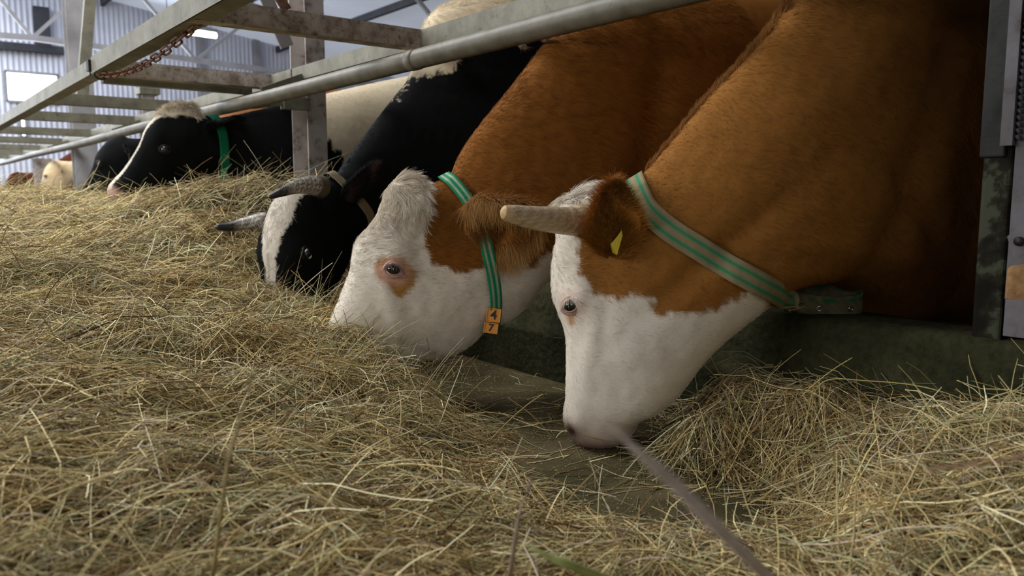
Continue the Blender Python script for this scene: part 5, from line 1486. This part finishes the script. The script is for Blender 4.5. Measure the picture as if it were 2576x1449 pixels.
PAL = np.array([srgb(196, 174, 114), srgb(172, 152, 96), srgb(150, 142, 92), srgb(216, 198, 142), srgb(128, 110, 64), srgb(150, 152, 112), srgb(160, 126, 78), srgb(104, 76, 44), srgb(176, 158, 132), srgb(226, 214, 168)])
PW = np.array([0.17, 0.15, 0.10, 0.13, 0.11, 0.06, 0.09, 0.08, 0.06, 0.05]); PW /= PW.sum()
def stalks(n, xr, yr, r, zfn, lmin, lmax, up=0.06, depth=0.035, rad=(0.0006, 0.0013), accept=None, dark=1.0):
    """n bent grass stalks lying on the heap; returns verts, quads, colours"""
    x = r.uniform(*xr, n * 6); y = r.uniform(*yr, n * 6)
    z = zfn(x, y)
    k = accept(x, y, z, r)
    x, y, z = x[k][:n], y[k][:n], z[k][:n]
    n = len(x)
    K = 6
    L = r.uniform(lmin, lmax, n) * r.choice([0.5, 1.0, 1.5], n, p=[0.4, 0.45, 0.15])
    az = r.uniform(0, 2 * math.pi, n)
    az = np.where(r.random(n) < 0.35, 0.9 * wnoise(np.stack([x, y, 0 * x], 1), 0.35, 3) + 0.3 + r.normal(0, 0.35, n), az)
    el = r.normal(0.02, 0.16, n)
    st = r.random(n) < up
    el = np.where(st, r.uniform(0.3, 1.15, n), el)
    L = np.where(st, np.minimum(L, 0.15 + 0.03 * np.maximum(y, 0)), L)
    kink = r.normal(0, 0.35, (n, K)) * (r.random((n, K)) < 0.20) ; curl = r.normal(0, 0.055, n)
    d0 = r.uniform(-depth, 0.008, n)
    d0 = np.where(st, -0.01, d0)
    P = np.zeros((n, K, 3)); px, py, pz = x.copy(), y.copy(), np.maximum(z + d0, 0.002)
    px -= np.cos(az) * L / 2 * (~st); py -= np.sin(az) * L / 2 * (~st)
    base = z + d0
    for i in range(K):
        if i == 0: zz = np.where(st, pz, 0)
        P[:, i, 0] = px; P[:, i, 1] = py
        P[:, i, 2] = pz
        az = az + curl + kink[:, i]; el = np.where(st, el - 0.06, el)
        step = L / (K - 1)
        px = px + np.cos(az) * np.cos(el) * step; py = py + np.sin(az) * np.cos(el) * step; pz = pz + np.sin(el) * step
    # stalks follow the heap
    zz = zfn(P[:, :, 0].ravel(), P[:, :, 1].ravel()).reshape(n, K)
    lie = ~st
    arc = r.uniform(-0.004, 0.016, n)[:, None] * np.sin(np.linspace(0, math.pi, K))[None]
    rel = (P[:, :, 2] - P[:, :1, 2])
    P[:, :, 2] = np.where(lie[:, None], 0.70 * zz + 0.30 * z[:, None] + d0[:, None] + rel * 0.8 + arc, P[:, :, 2])
    P[:, :, 2] = np.maximum(P[:, :, 2], 0.0015)
    P[:, :, 0] = np.minimum(P[:, :, 0], XC - 0.004)
    R = r.uniform(*rad, n)
    tp = np.linspace(1.0, 0.55, K)
    T = np.gradient(P, axis=1); T /= np.maximum(np.linalg.norm(T, axis=2), 1e-9)[..., None]
    ref = r.normal(0, 1, (n, 1, 3)); S = np.cross(T, ref); S /= np.maximum(np.linalg.norm(S, axis=2), 1e-9)[..., None]; U = np.cross(T, S)
    flat = r.choice([1.0, 0.35], n, p=[0.55, 0.45])[:, None, None]
    ring = []
    for j in range(3):
        a = 2 * math.pi * j / 3
        ring.append(P + (S * math.cos(a) * (2 - flat) + U * math.sin(a) * flat) * (R[:, None] * tp[None])[..., None])
    V = np.stack(ring, 2).reshape(-1, 3)      # n, K, 3
    i = np.arange(n)[:, None, None] * (K * 3) + np.arange(K - 1)[None, :, None] * 3
    j = np.arange(3)[None, None, :]
    j2 = (j + 1) % 3
    Q = np.stack([i + j, i + j2, i + 3 + j2, i + 3 + j], -1).reshape(-1, 4)
    col = PAL[r.choice(len(PAL), n, p=PW)]
    col = (col * 0.92 + col.mean(1, keepdims=True) * 0.10) * np.array([1.28, 1.30, 1.36]) * r.normal(1, 0.22, (n, 1)).clip(0.4, 1.5)
    patch = wnoise(np.stack([x, y, 0 * x], 1), 0.30, 8)[:, None]
    col = col * (1 + patch * np.array([0.05, 0.0, -0.06])) * dark * np.array([1.0, 1.0, 1.0])
    C_ = np.repeat(col, K * 3, axis=0)
    return V, Q, C_, P

r = np.random.default_rng(99)
def in_view(x, y, z, m=1.25):
    v = np.stack([x, y, z], 1) - CAM; d = v @ FW
    dd = np.maximum(d, 0.05)
    return (d > 0.30) & (np.abs(v @ RT / dd) < 0.644 * m) & (np.abs(v @ UP / dd) < 0.362 * m + 0.1), d
def acc_fn(x, y, z, r):
    iv, d = in_view(x, y, z)
    p = np.clip((1.7 / np.maximum(d, 0.7)) ** 1.3, 0, 1) * np.where(iv, 1, 0.04)
    bare = np.clip((z - 0.012) / 0.03, 0.016, 1)
    return (r.random(len(x)) < p * bare) & (np.hypot(x, y) > 0.30) & (z < 0.64)
parts = []
parts.append(stalks(56000, (-1.5, 1.66), (0.2, 3.0), r, hay_z, 0.06, 0.19, accept=acc_fn, rad=(0.0006, 0.0015), depth=0.045, up=0.018))
parts.append(stalks(5500, (1.15, 1.66), (0.3, 1.95), r, hay_z, 0.12, 0.26, accept=acc_fn, rad=(0.0008, 0.0015), up=0.015))
parts.append(stalks(26000, (-1.5, 1.66), (2.6, 6.5), r, hay_z, 0.08, 0.22, accept=acc_fn, rad=(0.0009, 0.0018), up=0.05))
parts.append(stalks(2500, (-2.3, 1.66), (-0.7, 0.4), r, hay_z, 0.08, 0.2, accept=lambda x, y, z, r: np.hypot(x, y) > 0.3))
parts.append(stalks(6000, (-1.8, 1.66), (6, 14), r, hay_z, 0.10, 0.30, accept=acc_fn, rad=(0.001, 0.002)))
for (qx, qy, qd, rr_, n_) in ((850, 850, 2.08, 0.13, 420), (960, 900, 2.04, 0.12, 260), (720, 770, 2.45, 0.13, 320), (420, 500, 3.9, 0.35, 160), (640, 450, 3.35, 0.2, 260)):
    c_p = on_d(qx, qy, qd)
    parts.append(stalks(n_, (c_p[0] - rr_, c_p[0] + rr_), (c_p[1] - rr_, c_p[1] + rr_), r, hay_z, 0.07, 0.17, accept=lambda x, y, z, r: z > 0.02, up=0.45, rad=(0.0005, 0.0011)))
vo = 0; Vs, Qs, Cs = [], [], []
for v, q, c_, _ in parts:
    Vs.append(v); Qs.append(q + vo); Cs.append(c_); vo += len(v)
hay = mesh_from('hay', np.vstack(Vs), None, M['hay'], quads=np.vstack(Qs), smooth=True)
set_color(hay, np.vstack(Cs)); tag(hay, 'loose dry hay heaped along the feed alley', 'hay', kind='stuff')

# grass seed heads scattered through the heap
def panicle(P0, dirv, L, r, col, n=46):
    V, F, C_ = [], [], []
    d = dirv / np.linalg.norm(dirv)
    s = np.cross(d, [0.3, 0.2, 0.9]); s /= np.linalg.norm(s); u = np.cross(d, s)
    for i in range(n):
        t = i / n; a = r.uniform(0, 6.28); o = s * math.cos(a) + u * math.sin(a)
        b = P0 + d * L * t; l = L * 0.20 * (1 - 0.6 * t) * r.uniform(0.5, 1.1)
        e = b + (o * 0.55 + d) * l; w = np.cross(o, d) * 0.0011
        k = len(V); V += [b - w * 0.4, b + w * 0.4, (b + e) / 2 + w + o * 0.001, e, (b + e) / 2 - w + o * 0.001]; F += [(k, k + 1, k + 2), (k, k + 2, k + 4), (k + 4, k + 2, k + 3)]
        C_ += [col * r.uniform(0.7, 1.25)] * 5
    return V, F, C_
V, F, C_ = [], [], []
n = 0; tries = 0
while n < 240 and tries < 6000:
    tries += 1
    x, y = r.uniform(-1.3, 1.6), r.uniform(0.45, 3.8); z = float(hay_z(np.array([x]), np.array([y]))[0])
    if z < 0.05 or z > 0.66: continue
    az = r.uniform(0, 6.28); el = r.uniform(-0.05, 0.35)
    v, f, c_ = panicle(np.array([x, y, z + 0.002]), np.array([math.cos(az), math.sin(az), el]), r.uniform(0.03, 0.075), r, np.array(srgb(*[(158, 134, 112), (150, 126, 116), (166, 148, 104)][r.integers(3)])))
    k = len(V); V += v; F += [tuple(i + k for i in q) for q in f]; C_ += c_; n += 1
sh = mesh_from('seed_heads', V, F, M['hay']); set_color(sh, np.array(C_)); tag(sh, 'feathery grass seed heads mixed through the hay', 'seed heads', kind='stuff')

# chaff on the bare concrete
n = 13000
x = r.uniform(0.7, 1.64, n * 3); y = r.uniform(0.7, 2.7, n * 3); z = hay_z(x, y); k = z < 0.03; x, y = x[k][:n], y[k][:n]; n = len(x)
sz = (0.0004 + 0.0011 * r.random(n) ** 2.5)[:, None]; az = r.uniform(0, 6.28, n); e1 = np.stack([np.cos(az), np.sin(az), 0 * az], 1) * sz * 1.8; e2 = np.stack([-np.sin(az), np.cos(az), 0 * az], 1) * sz
c0 = np.stack([x, y, np.full(n, 0.0012)], 1); top = c0 + np.array([0, 0, 1]) * sz * 1.2
V = np.stack([c0 - e1, c0 - e2, c0 + e1, c0 + e2, top], 1).reshape(-1, 3); b = np.arange(n)[:, None] * 5
T = np.concatenate([b + np.array(q) for q in ((0, 1, 4), (1, 2, 4), (2, 3, 4), (3, 0, 4))])
ch = mesh_from('chaff', V, None, M['hay'], tris=T, smooth=False)
set_color(ch, np.repeat(PAL[r.choice(len(PAL), n)] * 0.62, 5, axis=0)); tag(ch, 'fine chaff scattered over the bare concrete', 'chaff', kind='stuff')
# single stalks one can point to
def stalk(name, pts, rad, col, label, cat='stalk', per=8, head=None):
    P = cr_spline([on_d(*q) for q in pts], per)
    n = len(P); rr = [rad * (1 - 0.45 * i / n) * min(1, 0.12 + (n - 1 - i) / 14) for i in range(n)]
    mb = MB(); mb.tube([tuple(p) for p in P], rr, 8)
    o = mb.build(name, M['hay'], None, True)
    set_color(o, np.tile(col, (len(mb.v), 1)) * (1 + 0.12 * wnoise(np.array(mb.v), 0.02, 3))[:, None])
    if head is not None:
        v, f, c_ = panicle(P[-1], P[-1] - P[-4], head[0], r, head[1], n=head[2])
        h = mesh_from('seed_head', v, f, M['hay']); set_color(h, np.array(c_)); adopt(h, o)
    return tag(o, label, cat)
stalk('grass_stalk', [(2110, 1600, 1.08), (1960, 1475, 0.66), (1880, 1400, 0.53), (1800, 1322, 0.47), (1695, 1215, 0.43), (1610, 1140, 0.40), (1550, 1084, 0.39)], 0.0052, np.array(srgb(232, 216, 206)), 'blurred mauve grass stem close to the lens, pointing at the nearest muzzle')
stalk('grass_stalk', [(2900, 1480, 1.0), (2740, 1200, 0.75), (2640, 1140, 0.62), (2560, 1150, 0.60), (2490, 1160, 0.60)], 0.003, np.array(srgb(186, 146, 122)), 'blurred pinkish stem end at the right edge of the hay', head=(0.045, np.array(srgb(176, 140, 116)), 60))
stalk('grass_stalk', [(536, 1445, 0.88), (556, 1290, 0.74), (575, 1160, 0.72), (608, 1040, 0.72), (622, 990, 0.72)], 0.0022, np.array(srgb(176, 158, 112)), 'thin upright stem in the left foreground, soft out of focus', head=(0.022, np.array(srgb(176, 160, 120)), 40))
stalk('grass_stalk', [(1282, 1452, 0.97), (1290, 1400, 0.79), (1305, 1300, 0.76), (1325, 1240, 0.77)], 0.003, np.array(srgb(160, 140, 126)), 'short grey blurred stem standing at bottom centre', head=(0.018, np.array(srgb(150, 132, 124)), 40))
stalk('straw', [(2010, 1045, 1.70), (2040, 1000, 1.69), (2082, 956, 1.67), (2180, 958, 1.62), (2292, 968, 1.56), (2390, 992, 1.50), (2490, 1035, 1.44)], 0.0014, np.array(srgb(172, 158, 96)), 'long arched yellow straw in front of the dark curb', 'straw')
stalk('straw', [(2032, 1050, 1.66), (2022, 1000, 1.66), (2006, 930, 1.66)], 0.0009, np.array(srgb(164, 156, 112)), 'thin straight straw standing up against the curb', 'straw')
stalk('straw', [(2530, 1060, 1.42), (2510, 990, 1.42), (2492, 940, 1.42)], 0.0012, np.array(srgb(170, 164, 120)), 'pale straw standing below the salt holder', 'straw')
stalk('weed_stem', [(1152, 1262, 1.36), (1140, 1225, 1.38), (1118, 1195, 1.39), (1112, 1160, 1.40)], 0.0016, np.array(srgb(150, 78, 58)), 'curved red weed stem sticking out of the hay', 'weed stem')
stalk('weed_stem', [(1135, 1150, 1.52), (1180, 1160, 1.50), (1230, 1163, 1.49), (1292, 1166, 1.48)], 0.0018, np.array(srgb(156, 104, 54)), 'thick orange-brown weed stem lying on the hay edge', 'weed stem')
stalk('grass_stalk', [(1760, 1580, 1.10), (1600, 1490, 0.86), (1460, 1432, 0.74), (1380, 1400, 0.72), (1318, 1368, 0.72)], 0.006, np.array(srgb(176, 182, 116)), 'broad pale green blade blurred at bottom centre')
stalk('straw', [(160, 905, 1.62), (165, 860, 1.63), (172, 775, 1.66)], 0.0013, np.array(srgb(196, 182, 134)), 'pale upright straw on the left flank of the heap', 'straw')
stalk('straw', [(40, 940, 1.45), (2, 885, 1.45), (-60, 830, 1.45)], 0.0018, np.array(srgb(198, 188, 160)), 'thick pale straw at the left edge of the heap', 'straw')
